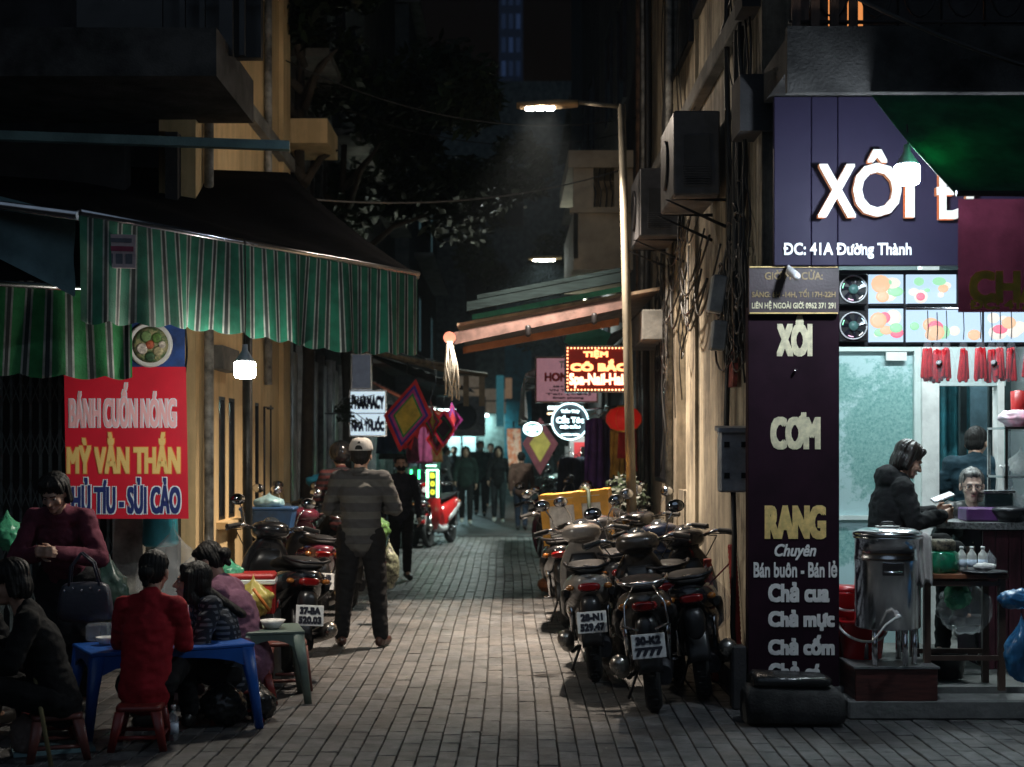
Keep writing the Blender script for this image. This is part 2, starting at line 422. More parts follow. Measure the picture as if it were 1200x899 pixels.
window(ch, l(RX+.02, 14.9, 1.955), (1.36, 1.3), 'x', 6)
window(ch, l(RX+.01-.03, 13.35, 6.3), (1.9, 2.2), 'x', 0)
window(ch, l(RX-.03, 11.6, 6.1), (.9, 1.6), 'x', 0)
MB().box(l(RX-.14, 14.85, 2.86), (.3, 1.6, .3), bev=.01).build('window_hood', CONC, ch)
MB().box(l(RX-.05, 12.9, 4.55), (.1, 7.5, .14), bev=.01).build('cornice', CONC, ch)
for yy in (13.75, 16.3):
    MB().tube([l(RX-.06, yy, 0), l(RX-.06, yy, 11)], .035, 10).build('drainpipe', M('grey_pipe', (.3,.3,.28), .6, var=.5, vs=8), ch)
MB().tube([l(RX-.05, 16.9, 0), l(RX-.05, 16.9, 11)], .05, 10).build('drainpipe', M('rust_pipe', (.16,.09,.05), .7, var=.5, vs=8), ch)
for k, (yy, zz) in enumerate(((10.2,.5),(11.1,.9))):
    pass
# upper front of the house, over the shop
SY = 8.9
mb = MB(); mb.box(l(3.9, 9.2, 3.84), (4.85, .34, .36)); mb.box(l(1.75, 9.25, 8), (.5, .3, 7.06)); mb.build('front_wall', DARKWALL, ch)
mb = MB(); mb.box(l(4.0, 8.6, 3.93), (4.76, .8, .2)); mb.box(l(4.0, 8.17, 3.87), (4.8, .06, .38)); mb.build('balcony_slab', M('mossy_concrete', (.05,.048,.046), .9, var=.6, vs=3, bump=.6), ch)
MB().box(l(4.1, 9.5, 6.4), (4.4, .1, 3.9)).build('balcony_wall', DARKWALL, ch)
window(ch, l(2.22, 9.42, 4.9), (.3, 1.9), 'y', 0, gm=M('lit_curtain', (.3,.1,.03), .8, emit=(1,.35,.1), es=.6))
# scrollwork railing
rl = MB(); ry = 8.2
for zz in (4.1, 4.56): rl.tube([l(1.62, ry, zz), l(6.3, ry, zz)], .012, 6)
for i in range(19):
    x = 1.75+i*.25
    rl.tube([l(x, ry, 4.06), l(x, ry, 4.6)], .008, 5)
    rl.tube([l(x+.125+.1*math.cos(a), ry, 4.33+.2*math.sin(a)) for a in [PI+k*PI/8 for k in range(9)]], .007, 5)
    rl.tube([l(x+.125+.05*math.cos(a), ry, 4.28+.05*math.sin(a)) for a in [k*PI/5 for k in range(10)]], .006, 5)
rl.build('railing', DARKMETAL, ch)
mb = MB()
for i in range(7): mb.box(l(1.66+i*.055, 8.19+.03*(i % 2), 4.42), (.05, .02, .72))
mb.build('slatted_screen', WOOD, ch)
# ---- right: balcony house beyond
bh = thing('balcony_house', 'narrow house with a pale projecting balcony past the lamp pole', 'house', (1.62, 18.2, 0)); l2 = Loc(bh)
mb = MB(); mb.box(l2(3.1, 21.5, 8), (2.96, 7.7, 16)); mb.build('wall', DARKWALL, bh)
mb = MB()
bx0, bx1, by0, by1, bz0, bz1 = .85, 1.62, 18.4, 21.4, 3.95, 5.45
mb.box(l2((bx0+bx1)/2, (by0+by1)/2, bz0+.07), (bx1-bx0, by1-by0, .14))
mb.box(l2(.88, (by0+by1)/2, bz0+.44), (.06, by1-by0, .6)); mb.box(l2(1.235, by0+.04, bz0+.44), (.77-.002, .08, .6))
mb.box(l2(.98, by0+.06, 5.0), (.26, .12, .52)); mb.box(l2(1.5, by0+.06, 5.0), (.24, .12, .52))
mb.box(l2(1.235, (by0+by1)/2, 5.37), (.9, by1-by0+.1, .22)); mb.box(l2(1.235, by0+.02, 4.71), (.86, .16, .07)); mb.box(l2(1.235,by0+.9,4.9),(.7,.04,.9))
mb.build('balcony', M('pale_render', (.5,.42,.3), .8, var=.4, vs=2.5, bump=.3, col2=(.3,.25,.18)), bh)
rl = MB()
for k in range(4): rl.tube([l2(1.12+k*.075, by0+.04, 4.75), l2(1.14+k*.075, by0+.04, 4.95), l2(1.1+k*.075, by0+.04, 5.1), l2(1.12+k*.075, by0+.04, 5.27)], .008, 5)
rl.build('railing', DARKMETAL, bh)
for (yy, zz) in ((19.5,2.2),(20,7.2),(22.5,7.5),(20,10.5),(23,3.0)):
    window(bh, l2(1.6, yy, zz), (1.1, 1.5), 'x', 3)
# ---- right row further on
def block(label, x0, x1, y0, y1, h, mat, wins, side, cat='house', gm=GLASS):
    t = thing('town_house', label, cat, (x0 if side > 0 else x1, y0, 0)); q = Loc(t)
    MB().box(q((x0+x1)/2, (y0+y1)/2, h/2), (x1-x0, y1-y0, h)).build('wall', mat, t)
    fx = x0-.02 if side > 0 else x1+.02
    for (yy, zz, ww, hh) in wins: window(t, q(fx, yy, zz), (ww, hh), 'x', 2, gm=gm)
    MB().box(q((x0+x1)/2-(.1*side), (y0+y1)/2, h+.08), (x1-x0+.3, y1-y0+.1, .16)).build('roof_slab', CONC, t)
    for fl in (3.3, 6.4):
        MB().box(q(fx-.2*side, (y0+y1)/2, fl), (.5, (y1-y0)*.7, .1)).build('balcony_slab', CONC, t)
    return t
def wgrid(y0, y1, floors): return [(y0+(y1-y0)*u, z, .9, 1.4) for z in floors for u in (.28,.72)]
DIMLIT = M('dim_lit_window', (.1,.12,.12), .3, emit=(.35,.7,.8), es=.06)
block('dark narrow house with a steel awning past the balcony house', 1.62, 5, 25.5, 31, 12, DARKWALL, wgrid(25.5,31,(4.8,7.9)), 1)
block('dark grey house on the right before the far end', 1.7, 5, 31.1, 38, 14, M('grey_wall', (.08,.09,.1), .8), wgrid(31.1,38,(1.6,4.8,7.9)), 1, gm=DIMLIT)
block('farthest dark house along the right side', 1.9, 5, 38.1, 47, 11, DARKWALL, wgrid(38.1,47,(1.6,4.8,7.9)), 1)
# ---- left: corner shop front with folding gate, and yellow side wall
LX = -2.55
ys = thing('yellow_corner_house', 'two storey corner house with yellow plaster side wall and shuttered shop front', 'house', (LX, 11.5, 0)); l3 = Loc(ys)
mb = MB()
def wb(y0, y1, z0, z1, x1=LX): mb.box(l3(x1-.15, (y0+y1)/2, (z0+z1)/2), (.3, y1-y0, z1-z0))
wins_y = [(12.55,12.85),(13.0,13.3),(14.35,14.6),(15.25,15.4)]
ycur = 11.62
for (a, b) in wins_y:
    wb(ycur, a, 0, 9.5); wb(a, b, 0, 1.0 if a < 15 else .0+.05); wb(a, b, 2.1, 9.5); ycur = b
wb(ycur, 16.4, 0, 9.5)
mb.build('wall', YELLOW, ys)
for (a, b) in wins_y:
    z0 = 1.0 if a < 15 else .05
    window(ys, l3(LX-.03, (a+b)/2, (z0+2.1)/2), (b-a-.02, 2.08-z0), 'x', 0)
MB().box(l3(LX+.05, 12.92, .96), (.1, .95, .06)).build('sill', YELLOW, ys)
MB().box(l3(LX+.06, 12.5, 2.42), (.12, .75, .2)).build('window_hood', CONC, ys)
MB().box(l3(LX+.04, 14.9, 0+4.9), (.1, 3.1, .14)).build('cornice', CONC, ys)
MB().box(l3(LX+.025, 16.1, 4.2), (.05, .5, 8.4)).build('pilaster', YELLOW, ys)
MB().tube([l3(LX+.06,14.2,1.0),l3(LX+.12,14.2,1.0),l3(LX+.12,14.2,2.05),l3(LX+.12,14.7,2.05),l3(LX+.06,14.7,2.05)],.012,6).build('window_guard', DARKMETAL, ys)
for (yy,z0,z1) in ((11.9,0,4.5),(14.85,2.3,9)):
    MB().tube([l3(LX+.05,yy,z0), l3(LX+.05,yy,z1)], .04, 10).build('drainpipe', M('grey_pipe'), ys)
# front wall facing the camera
mb = MB()
mb.box(l3(-3.02, 11.45, 1.6), (.24, .3, 3.2)); mb.build('front_pier', M('pale_concrete', (.42,.42,.38), .85, var=.4, vs=5, bump=.4), ys)
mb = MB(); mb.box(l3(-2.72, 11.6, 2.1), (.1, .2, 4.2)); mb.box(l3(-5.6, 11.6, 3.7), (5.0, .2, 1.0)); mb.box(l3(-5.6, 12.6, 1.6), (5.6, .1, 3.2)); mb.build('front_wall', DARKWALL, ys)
MB().box(l3(-2.84, 11.62, 1.9), (.14, .06, 3.4)).build('side_panel', TEALWALL, ys)
# folding gate slats
gate = MB(); gate.box(l3(-4.6, 11.5, 3.12), (2.9, .06, .06)); gate.box(l3(-4.6, 11.5, .03), (2.9, .06, .06)); gate.build('gate_track', STEEL, ys)
GATE = M('gate_steel', (.25,.3,.3), .45, .6, var=.4, vs=6)
gm1 = MB().box((0,0,0), (.022,.02,3.0)).build('gate_slat', GATE, ys, loc=l3(-4.7, 11.46, 1.58)).data
for k in range(1, 21): sub('gate_slat', ys, gm1, l3(-4.7+k*.078, 11.46, 1.58))
dm = None
for k in range(20):
    for j in range(7):
        for s_ in (-1, 1):
            if dm is None: o = MB().box((0,0,0), (.008,.006,.24)).build('gate_lattice', GATE, ys); dm = o.data
            else: o = sub('gate_lattice', ys, dm)
            o.location = l3(-4.66+k*.078, 11.447+.007*s_, .42+j*.42); o.rotation_euler = (0, s_*.34, 0)
# upper storey front: slab, posts, dark rooms
mb = MB(); mb.box(l3(-5.2, 11.0, 4.5), (6.2, 1.5, .35)); mb.build('balcony_slab', M('mossy_concrete'), ys)
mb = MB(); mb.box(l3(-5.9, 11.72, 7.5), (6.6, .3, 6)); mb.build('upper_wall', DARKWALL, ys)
for x in (-3.95, -5.2, -6.4): MB().lathe([(.13,0),(.13,.3),(.1,.34),(.1,1.5),(.14,1.6),(.14,1.75)], l3(x, 10.5, 4.68), 14).build('baluster_column', CONC, ys)
mb = MB()
for z in (5.1,5.3,5.5,5.7): mb.box(l3(-2.2, 10.75, z), (.6,.03,.025))
for x in (-2.62,-2.45,-2.3,-2.12,-2.0): mb.box(l3(x, 10.72, 6.3), (.04 if x != -2.12 else .1,.04,3.4))
mb.box(l3(-2.5, 10.7, 5.85), (1.3,.4,.3)); mb.box(l3(-2.9,11.1,6.6),(.9,.1,3.5)); mb.box(l3(-2.45,11.0,5.0),(1.1,.1,.7)); mb.build('balcony_grille', BLACK, ys)
for (x,z) in ((-3.4,6.3),(-4.7,6.3)): window(ys, l3(x,11.55,z), (.8,1.6), 'y', 4)
MB().box(l3(LX+.22, 16.9, 5.3), (.5,1.0,.28)).build('corbel', YELLOW, ys)
# ---- left row further on
def shop_left(label, y0, y1, h, mat, glow):
    t = block(label, -6, -2.62, y0, y1, h, mat, wgrid(y0, y1, (4.9, 8.0)), -1)
    q = Loc(t)
    n = int((y1-y0)/.9)
    for k in range(n+1):
        MB().box(q(-2.56, y0+.1+k*(y1-y0-.2)/n, 1.45), (.1,.09,2.9)).build('shutter_post', M('steel_post', (.3,.32,.34), .35, .8, var=.3), t)
    for k in range(n):
        MB().box(q(-2.6, y0+.1+(k+.5)*(y1-y0-.2)/n, 1.45), (.03,(y1-y0-.2)/n-.12,2.7)).build('shutter', glow if k % 2 else M('brown_shutter', (.1,.07,.07), .5, var=.4, stretch=(1,12,1)), t)
    return t
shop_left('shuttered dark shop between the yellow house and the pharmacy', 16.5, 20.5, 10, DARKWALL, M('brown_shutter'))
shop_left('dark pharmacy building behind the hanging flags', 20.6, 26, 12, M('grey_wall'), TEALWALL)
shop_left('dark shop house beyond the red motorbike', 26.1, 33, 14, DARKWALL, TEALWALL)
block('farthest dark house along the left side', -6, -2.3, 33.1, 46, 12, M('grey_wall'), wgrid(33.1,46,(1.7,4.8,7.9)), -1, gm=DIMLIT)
# ---- end of the alley
eb = thing('end_building', 'building closing the alley with a pale lit glass door', 'building', (0,48,0)); q = Loc(eb)
MB().box(q(0,49,7), (14,2,14)).build('wall', M('teal_grey_wall', (.1,.13,.13), .8, var=.4), eb)
mb = MB()
mb.box(q(-1.55,47.95,1.1), (1.0,.08,2.2)); mb.build('door', M('lit_door', (.3,.4,.42), .4, emit=(.55,.85,.9), es=.22), eb)
for dx in (-.5,0,.5): MB().box(q(-1.55+dx,47.9,1.1),(.06,.06,2.2)).build('door_frame', DARKMETAL, eb)
mb = MB()
for x in (-1.9,-1.0): mb.box(q(x,47.7,2.72),(.7,.06,.08))
area_light('tube_glow', eb, (-1.4,-.6,2.6), 90, (.6,1,.95), 1.3, .07, (PI/3,0,0))
mb.build('tube_light', M('white_tube', (1,1,1), .5, emit=(.75,1,1), es=6), eb)
for (x,z) in ((-1.6,4.3),(.6,4.0),(-.9,6.8),(.9,7.0),(0,9.8)): window(eb, q(x,47.9,z), (1.0,1.3), 'y', 2)
MB().box(q(.35,47.85,3.3),(.9,.1,4.4)).build('blue_panel', M('blue_panel', (.03,.2,.28), .5, var=.3), eb)
tw = thing('distant_tower', 'faint blue tower rising far beyond the alley', 'tower', (.2,90,0)); tw.scale=(.3,.6,1.05); q = Loc(tw)
MB().box((0,0,20), (5,5,40)).build('wall', M('tower_wall_glow', (.03,.04,.07), .6, emit=(.05,.09,.2), es=.02), tw)  # wall glows faintly by itself, standing in for light on the far tower
for k in range(24):
    for j in range(3):
        MB().box((-1.5+1.5*j,-2.53,3+k*1.4),(.9,.04,.9)).build('window', M('tower_glow' if (k*7+j*3) % 5 else 'tower_glow_bright', (.02,.03,.06), .4, emit=(.1,.2,.5), es=.03 if (k*7+j*3) % 5 else .06), tw)
# ---- street trees, nearly black against the sky
def tree(label, loc, h, rad, n, group=None, seed=1):
    random.seed(seed)
    t = thing('street_tree', label, 'tree', loc)
    mb = MB(); mb.tube([(0,0,0),(.05,.05,h*.3),(-.08,.1,h*.6),(0,0,h*.8)], [.075,.07,.06,.04], 8)
    for k in range(7):
        a = random.uniform(0,6.28); r = rad*random.uniform(.5,.9); z = h*random.uniform(.5,.75)
        mb.tube([(0,0,z),(r*.5*math.cos(a),r*.5*math.sin(a),z+rad*.35),(r*math.cos(a),r*math.sin(a),z+rad*.5)], [.06,.04,.015], 6)
    mb.build('trunk', M('bark', (.05,.04,.03), .9, bump=.8), t)
    bm = bmesh.new()
    cl = [(Vector((random.gauss(rad*.2 if loc[0]<0 else -rad*.2,rad*.5), random.gauss(0,rad*.5), h*.8+random.gauss(0,rad*.45))), rad*random.uniform(.2,.42)) for _ in range(16)]
    for _ in range(n):
        c, r = random.choice(cl); d = Vector((random.gauss(0,1),random.gauss(0,1),random.gauss(0,1))).normalized()*r*random.uniform(.5,1)
        p = c+d; a = Vector((random.gauss(0,1),random.gauss(0,1),random.gauss(0,.6))).normalized(); b = a.orthogonal().normalized(); s_ = random.uniform(.06,.14)
        bm.faces.new([bm.verts.new(p-a*s_), bm.verts.new(p+b*s_*.4), bm.verts.new(p+a*s_), bm.verts.new(p-b*s_*.4)])
    me = bpy.data.meshes.new('crown'); bm.to_mesh(me); bm.free(); me.materials.append(M('leaves', (.022,.04,.018), .5, var=.5, vs=1.5, bump=0))
    o = bpy.data.objects.new('crown', me); C.objects.link(o); o.parent = t
tree('dark leafy street tree over the alley behind the yellow house', (-2.35,20.45,0), 7.5, 1.7, 9000, seed=3)
tree('dark tree overhanging the alley below the second street lamp', (1.45,31,0), 6.5, 1.6, 7000, seed=5)
tree('dark tree showing beside the upper balcony posts', (-2.4,16.75,0), 9.0, 1.0, 4000, seed=9)
random.seed(11)

# ================================================================== AWNINGS
GREEN = M('green_canvas', (.010,.15,.09), .75, var=.3, vs=4, bump=.3, bs=80, transl=.35)
STRW = M('white_canvas', (.27,.31,.29), .75, var=.3, vs=8, bump=.3, transl=.3)
STRD = M('dark_canvas', (.012,.02,.02), .8, var=.3)
def valance(parent, P0, P1, h0, h1, period=.112, scallop=.05, name='valance', mats=None):
    P0, P1 = Vector(P0), Vector(P1); L = (P1-P0).length; d = (P1-P0).normalized(); nrm = Vector((-d.y, d.x, 0)).normalized()
    n = int(L/period)*10
    ph = [random.uniform(0,6) for _ in range(5)]
    def fn(u, v):
        s_ = u*L
        h = h0+(h1-h0)*u + scallop*abs(math.sin(s_*PI/(period*2)))*.5 + .025*math.sin(s_*2.1+ph[0])
        wv = (.018*math.sin(s_*11+ph[1])+.011*math.sin(s_*23+ph[2])+.012*math.sin(s_*5+ph[3]))*(.25+v)
        skew = .03*math.sin(s_*7+ph[4])*v
        return P0+d*(s_+skew)+nrm*wv-Vector((0,0,h*v))
    pat = [0,0,0,0,0,1,2,2,1,0]
    return MB().grid(fn, n, 10, lambda i, j: pat[i % 10]).build(name, mats or [GREEN, STRW, STRD], parent)
def canopy(parent, A, B, Cc, D, mat, sag=.06, name='canopy'):
    A, B, Cc, D = map(Vector, (A, B, Cc, D))
    def fn(u, v):
        p = A.lerp(B, u).lerp(D.lerp(Cc, u), v)
        p.z -= sag*math.sin(PI*v)*(1+.5*math.sin(u*19))+.015*math.sin(u*40)*v; return p
    o = MB().grid(fn, 40, 10).build(name, mat, parent)
    s_ = o.modifiers.new('solid', 'SOLIDIFY'); s_.thickness = .006
    return o
CANVAS = M('dark_tarp', (.004,.004,.006), .95, spec=.1, var=.5, vs=3, bump=.4)
aw = thing('striped_awning', 'large dark awning with long green and white striped valance at the corner', 'awning', (-2.5,8.3,3.0)); q = Loc(aw)
fL, fR = (-2.5,8.3,3.02), (-.7,11.1,3.0)
canopy(aw, q(-7.2,11.45,4.05), q(-1.9,12.3,4.02), q(*fR), q(*fL), CANVAS, .05)
valance(aw, q(-2.5,8.3,3.0), q(-.7,11.1,2.98), .60, .60)
MB().tube([q(*fL), q(*fR)], .022, 8).build('front_bar', STEEL, aw)
MB().tube([q(-2.5,8.3,3.0), q(-7.2,11.4,4.0)], .028, 8).build('side_arm', STEEL, aw)
MB().tube([q(-.7,11.1,2.98), q(-2.5,12.2,2.75)], .02, 8).build('side_arm', STEEL, aw)
pt = MB().box(q(-2.32,8.5,2.82), (.19,.012,.2), (0,0,.2)).build('price_patch', M('patch_cloth', (.5,.4,.42), .8), aw)
MB().box(q(-2.322,8.492,2.835),(.17,.004,.03),(0,0,.2)).build('red_band', M('patch_print',(.3,.05,.1),.8), pt)
for k in range(3): MB().box(q(-2.375+.055*k,8.482+.011*k,2.775),(.04,.004,.06),(0,0,.2)).build('print_block', M('patch_dark',(.12,.13,.16),.8), pt)
MB().box(q(-2.322,8.492,2.885),(.15,.004,.025),(0,0,.2)).build('print_block', M('patch_dark'), pt)
# pale wall flap between the two awnings, blue light put into its colour
aw2 = thing('small_striped_awning', 'lower striped awning with lamp light in its green valance colour at the far left', 'awning', (-2.5,8.9,2.7)); q = Loc(aw2)
canopy(aw2, q(-5.6,9.6,3.6), q(-2.85,9.9,3.35), q(-2.38,9.0,2.66), q(-4.6,8.0,2.68), CANVAS, .05)
GREEN_LIT = M('lit_green_canvas', (.02,.24,.07), .75, var=.3, vs=4, bump=.3, transl=.4)  # brighter copy of the green canvas, shop lamp light put into its colour
valance(aw2, q(-4.6,8.0,2.64), q(-2.38,9.0,2.62), .5, .5, mats=[GREEN_LIT, STRW, STRD])
MB().tube([q(-4.6,8.0,2.66), q(-2.38,9.0,2.64)], .02, 8).build('front_bar', STEEL, aw2)
fl = MB().grid(lambda u, v: (-4.6+1.95*u, 9.4-.7*u+.02*math.sin(v*9), 3.62-.55*u-(.5*v*(.2+.8*u))), 14, 8).build('tarpaulin_flap', M('blue_lit_tarp', (.25,.42,.45), .7, var=.3, vs=2, bump=.4))
tag(fl, 'pale tarpaulin flap, blue light in its colour, stretched between the two striped awnings', 'tarpaulin')
gt = MB(); gt.box((0,0,0), (5.6,.09,.07)); o = gt.build('gutter_sheet', M('blue_lit_tarp'), loc=(-4.55,11.2,4.12), rot=(0,.01,.12)); tag(o, 'pale blue gutter along the top edge of the big awning', 'gutter')
# dark tarp awning over the left row
aw3 = thing('dark_tarp_awning', 'sagging dark blue tarp awning above the pharmacy sign', 'awning', (-2.6,15,3)); q = Loc(aw3)
NAVY = M('navy_tarp', (.02,.035,.06), .55, var=.5, vs=5, bump=.5)
canopy(aw3, q(-2.62,14.5,3.35), q(-2.62,20.4,3.35), q(-.75,18.4,2.72), q(-2.2,14.6,2.9), NAVY, .1)
MB().tube(catenary(q(-2.2,14.6,2.88), q(-.75,18.4,2.7), .05), .03, 8).build('front_pole', M('old_wood_pole', (.25,.2,.13), .8, var=.4), aw3)
MB().grid(lambda u, v: q(-.95+.06*math.sin(v*5), 17.6+.14*u, 2.75-.75*v), 3, 8).build('hanging_flap', M('blue_tarp', (.02,.06,.16), .5, bump=.5), aw3)
aw4 = thing('brown_tarp_awning', 'brown tarp awning on a worn pole beyond the dark tarp', 'awning', (-2.6,20,3)); q = Loc(aw4)
canopy(aw4, q(-2.62,19.5,3.4), q(-2.62,25.5,3.4), q(-.55,24.5,2.6), q(-1.3,19.3,2.75), CANVAS, .1)
MB().tube([q(-1.9,19.2,2.95), q(-.9,19.5,2.72), q(-.3,20.0,2.66)], .035, 8).build('front_pole', M('old_wood_pole'), aw4)
for x in (-.62,-.4): MB().grid(lambda u, v: q(x+.08*u, 19.8+.02*math.sin(v*7), 2.64-.42*v), 2, 6).build('hanging_flap', M('beige_cloth', (.3,.25,.17), .8), aw4)
aw5 = thing('red_awning', 'small rust red awning above the walkers on the left', 'awning', (-2.6,27,2.6)); q = Loc(aw5)
canopy(aw5, q(-2.6,26.5,2.9), q(-2.6,29,2.9), q(-1.0,29,2.25), q(-1.15,26.5,2.2), M('rust_canvas', (.45,.1,.05), .7), .05)
# right: layered shade frame with orange underside, one bulb beneath
aw6 = thing('layered_shade', 'layered striped shade frame reaching out from the right side with warm glow', 'awning', (1.6,14.5,3)); q = Loc(aw6)
def slab(name, L, R, y0, y1, dz, mat, th=.03):
    # panel sloping down to the left between (x,z) L and R, from y0 to y1
    return MB().prism([(L[0]-1.6, L[1]-3+dz), (R[0]-1.6, R[1]-3+dz), (R[0]-1.6, R[1]-3+dz+th), (L[0]-1.6, L[1]-3+dz+th)], y0-14.5, y1-14.5).build(name, mat, aw6)
CORR = M('corrugated_sheet', (.42,.38,.32), .5, .3, var=.4)
slab('beam', (-.53,2.66), (1.15,3.02), 14.0, 14.08, 0, M('pink_wood', (.17,.10,.09), .6, var=.4), .12)
slab('beam', (-.45,2.61), (1.12,2.90), 14.3, 14.36, -.02, M('orange_wood', (.34,.12,.035), .5, var=.3), .07)
slab('canopy', (-.5,2.84), (1.5,3.20), 14.02, 17.5, 0, M('beige_tarp', (.35,.26,.18), .7, var=.3))
slab('fabric_edge', (-.35,2.88), (1.12,3.16), 13.96, 14.0, .02, M('green_trim', (.02,.25,.16), .6), .05)
slab('roller_cover', (-.4,2.93), (1.12,3.22), 13.9, 14.0, .05, M('ribbed_cover', (.010,.018,.02), .95, .0, spec=.08, var=.4, stretch=(1,1,20)), .09)
slab('roller_cover', (-.3,2.98), (1.12,3.25), 13.92, 14.4, .12, M('ribbed_cover'), .04)
MB().tube([q(-.57,13.9,2.72), q(-.57,14.12,2.72)], .06, 14).build('end_knob', M('pink_knob', (.6,.2,.15), .5), aw6)
tas = MB()
for k in range(16):
    a = k*.4; tas.tube([q(-.57+.02*math.cos(a),13.9+.02*math.sin(a),2.68), q(-.57+.05*math.cos(a)+random.uniform(-.02,.04),13.9+.05*math.sin(a),2.45), q(-.56+.06*math.cos(a)+random.uniform(-.02,.05),13.9+.04*math.sin(a),2.2+random.uniform(-.1,.1))], .009, 5)
tas.build('rope_tassel', M('old_rope', (.5,.48,.42), .9), aw6)
for x, z in ((.2,2.78),(.85,2.9)): MB().cap(q(x,13.95,z-.02), q(x,13.95,z+.04), .03,.03).build('clamp', DARKMETAL, aw6)
# second, corrugated awning further on the right with white cloth valance
aw7 = thing('corrugated_awning', 'corrugated lean-to awning with a pleated white cloth edge', 'awning', (1.6,20,3)); q = Loc(aw7)
n = 60
MB().grid(lambda u, v: q(1.6-1.35*v, 17.9+6.5*u, 3.2-.62*v+.022*math.sin(u*n*2)), n*3, 3).build('roof_sheet', CORR, aw7)
MB().tube([q(.24,17.9,2.56), q(.24,24.4,2.56)], .025, 8).build('front_bar', STEEL, aw7)
MB().grid(lambda u, v: q(.22+.05*math.sin(u*60)*v, 18.6+5.5*u, 2.55-.5*v*(1+.1*math.sin(u*35))), 90, 5).build('valance', M('white_cloth', (.5,.5,.48), .8, var=.3), aw7)
for yy in (18.0, 20, 22): MB().tube([q(1.6,yy,2.5), q(.24,yy,2.54)], .014, 6).build('bracket', STEEL, aw7)
MB().box(q(1.0,17.85,3.02), (.5,.03,.34), (0,.43,0)).build('green_end', M('green_trim'), aw7)
# green canopy over the rice shop, top right
aw8 = thing('green_canopy', 'dark green canvas canopy jutting out over the rice shop', 'awning', (3,8.8,3.9)); q = Loc(aw8)
canopy(aw8, q(2.08,8.12,3.66), q(5.5,8.12,3.66), q(5.5,7.25,2.92), q(2.28,7.25,2.95), M('deep_green_canvas', (.01,.15,.06), .7, var=.3, bump=.3, transl=.3), .02)
MB().tube([q(2.28,7.23,2.94), q(5.5,7.23,2.92)], .015, 8).build('front_bar', DARKMETAL, aw8)

# ================================================================== LAMPS
LEDW = M('led_panel', (1,1,1), .5, emit=(1,.93,.85), es=60)
GALV = M('galvanised_pole', (.19,.17,.13), .55, .4, var=.4, vs=5, stretch=(1,1,.3))
def street_lamp(label, x, y, z, armx, leds, watt, col, lean=0., spr=94, spill=28):
    t = thing('street_lamp', label, 'street lamp', (x+lean, y, 0))
    MB().tube([(0,0,0),(-lean*.5,0,z*.5),(-lean,0,z)], [.05,.042,.034], 12).build('pole', GALV, t)
    MB().tube([(-lean,0,z-.02),(-lean-.4,0,z+.02)], .02, 8).build('arm', GALV, t)
    hx = -lean-.4-.28
    MB().loft([(-.28,0,.0,.06,.02),(-.24,0,.0,.09,.028),(.1,0,.0,.1,.035),(.28,0,.0,.06,.03)], axis='x', seg=12).build('lamp_head', M('lamp_housing', (.35,.25,.14), .5, .3, var=.3), t, loc=(hx,0,z), rot=(0,-.03,0))
    for k in range(leds): MB().box((hx-.16+k*.095,-.0,z-.034), (.075,.1,.022), bev=.006).build('led_panel', LEDW, t)
    [area_light('lamp_light', t, (hx-.16+k*.095,0,z-.048), watt/leds, col, .072, .095, spread=math.radians(spr)) for k in range(leds)]; point_light('spill_light', t, (hx-.16+.095,0,z-.075), spill, col, .02)
    return t
street_lamp('near galvanised street lamp with three bright LEDs above the scooters', 1.04, 13, 4.78, 0, 3, 215, (1,.83,.66), lean=.12)
street_lamp('second smaller street lamp farther down the alley', 1.3, 23.7, 4.8, 0, 4, 260, (.85,1,.93), spr=140)
def bulb(label, p, top, watt, col=(.85,.95,1), r=.068):
    t = thing('hanging_bulb', label, 'bulb', p)
    MB().lathe([(r*.5,-r*.95),(r*.9,-r*.85),(r,-r*.6),(r,.5*r),(r*.9,r*.62)], seg=24).build('diffuser', M('bulb_glow_%d' % int(watt), (1,1,1), .5, var=0, bump=0, emit=col, es=watt), t)
    MB().lathe([(r*.95,r*.62),(r*.85,r*.85),(r*.3,r*1.7),(r*.25,r*2.3)], seg=20).build('socket', M('grey_socket', (.4,.43,.45), .5), t)
    MB().tube([(0,0,r*2.2),(.005,0,(top-p[2])*.6),(0,0,top-p[2])], .005, 6).build('cord', CABLE, t)
    return t
bulb('bright LED bulb hanging below the big striped awning', at(287,432,9.2), 3.0, 290, (1,.93,.8))
bulb('bright LED bulb hanging under the green canopy', at(1063,203,7.8), 3.42, 360, (.76,.88,1))
# dark steel post by the yellow wall
ps = thing('steel_post', 'dark steel awning post before the yellow wall', 'post', (ax(290,11.95), 11.95, 0))
MB().tube([(0,0,0),(0,0,2.9)], .042, 10).build('pole', M('scuffed_black', (.03,.03,.025), .4, var=.6, vs=9), ps)
MB().box((.01,.0,.01),(.16,.16,.02)).build('base_plate', DARKMETAL, ps)
# ================================================================== SIGNS
PURP = M('purple_board', (.022,.017,.045), .6, spec=.2, var=.12, vs=1.5, bump=.02)
MAROON = M('maroon_board', (.018,.005,.012), .7, spec=.12, var=.25, vs=3, bump=.03)
GOLD = M('gold_print', (.85,.6,.22), .5, var=.2, vs=20)
WPRINT = M('white_print', (.85,.83,.8), .5, var=.1, vs=20)
LETTER = M('lit_white_letter', (.5,.5,.48), .4, var=0, emit=(1,.97,.9), es=.3)
COPPER = M('copper_side', (.7,.3,.12), .3, .5, var=.3, bump=0, emit=(1,.42,.18), es=.22)
sy = 8.82
s = thing('shop_sign', 'purple shop sign with raised lit letters XÔI above the rice shop', 'sign', (2.8, sy, 2.79))
def rel(o, p): return Vector(p)-Vector(o.location)
x0, x1 = ax(907,sy), 4.9; z0, z1 = az(311,sy), az(113,sy)
xs = [x0, ax(951,sy), ax(982,sy), 2.9, 3.6, x1]
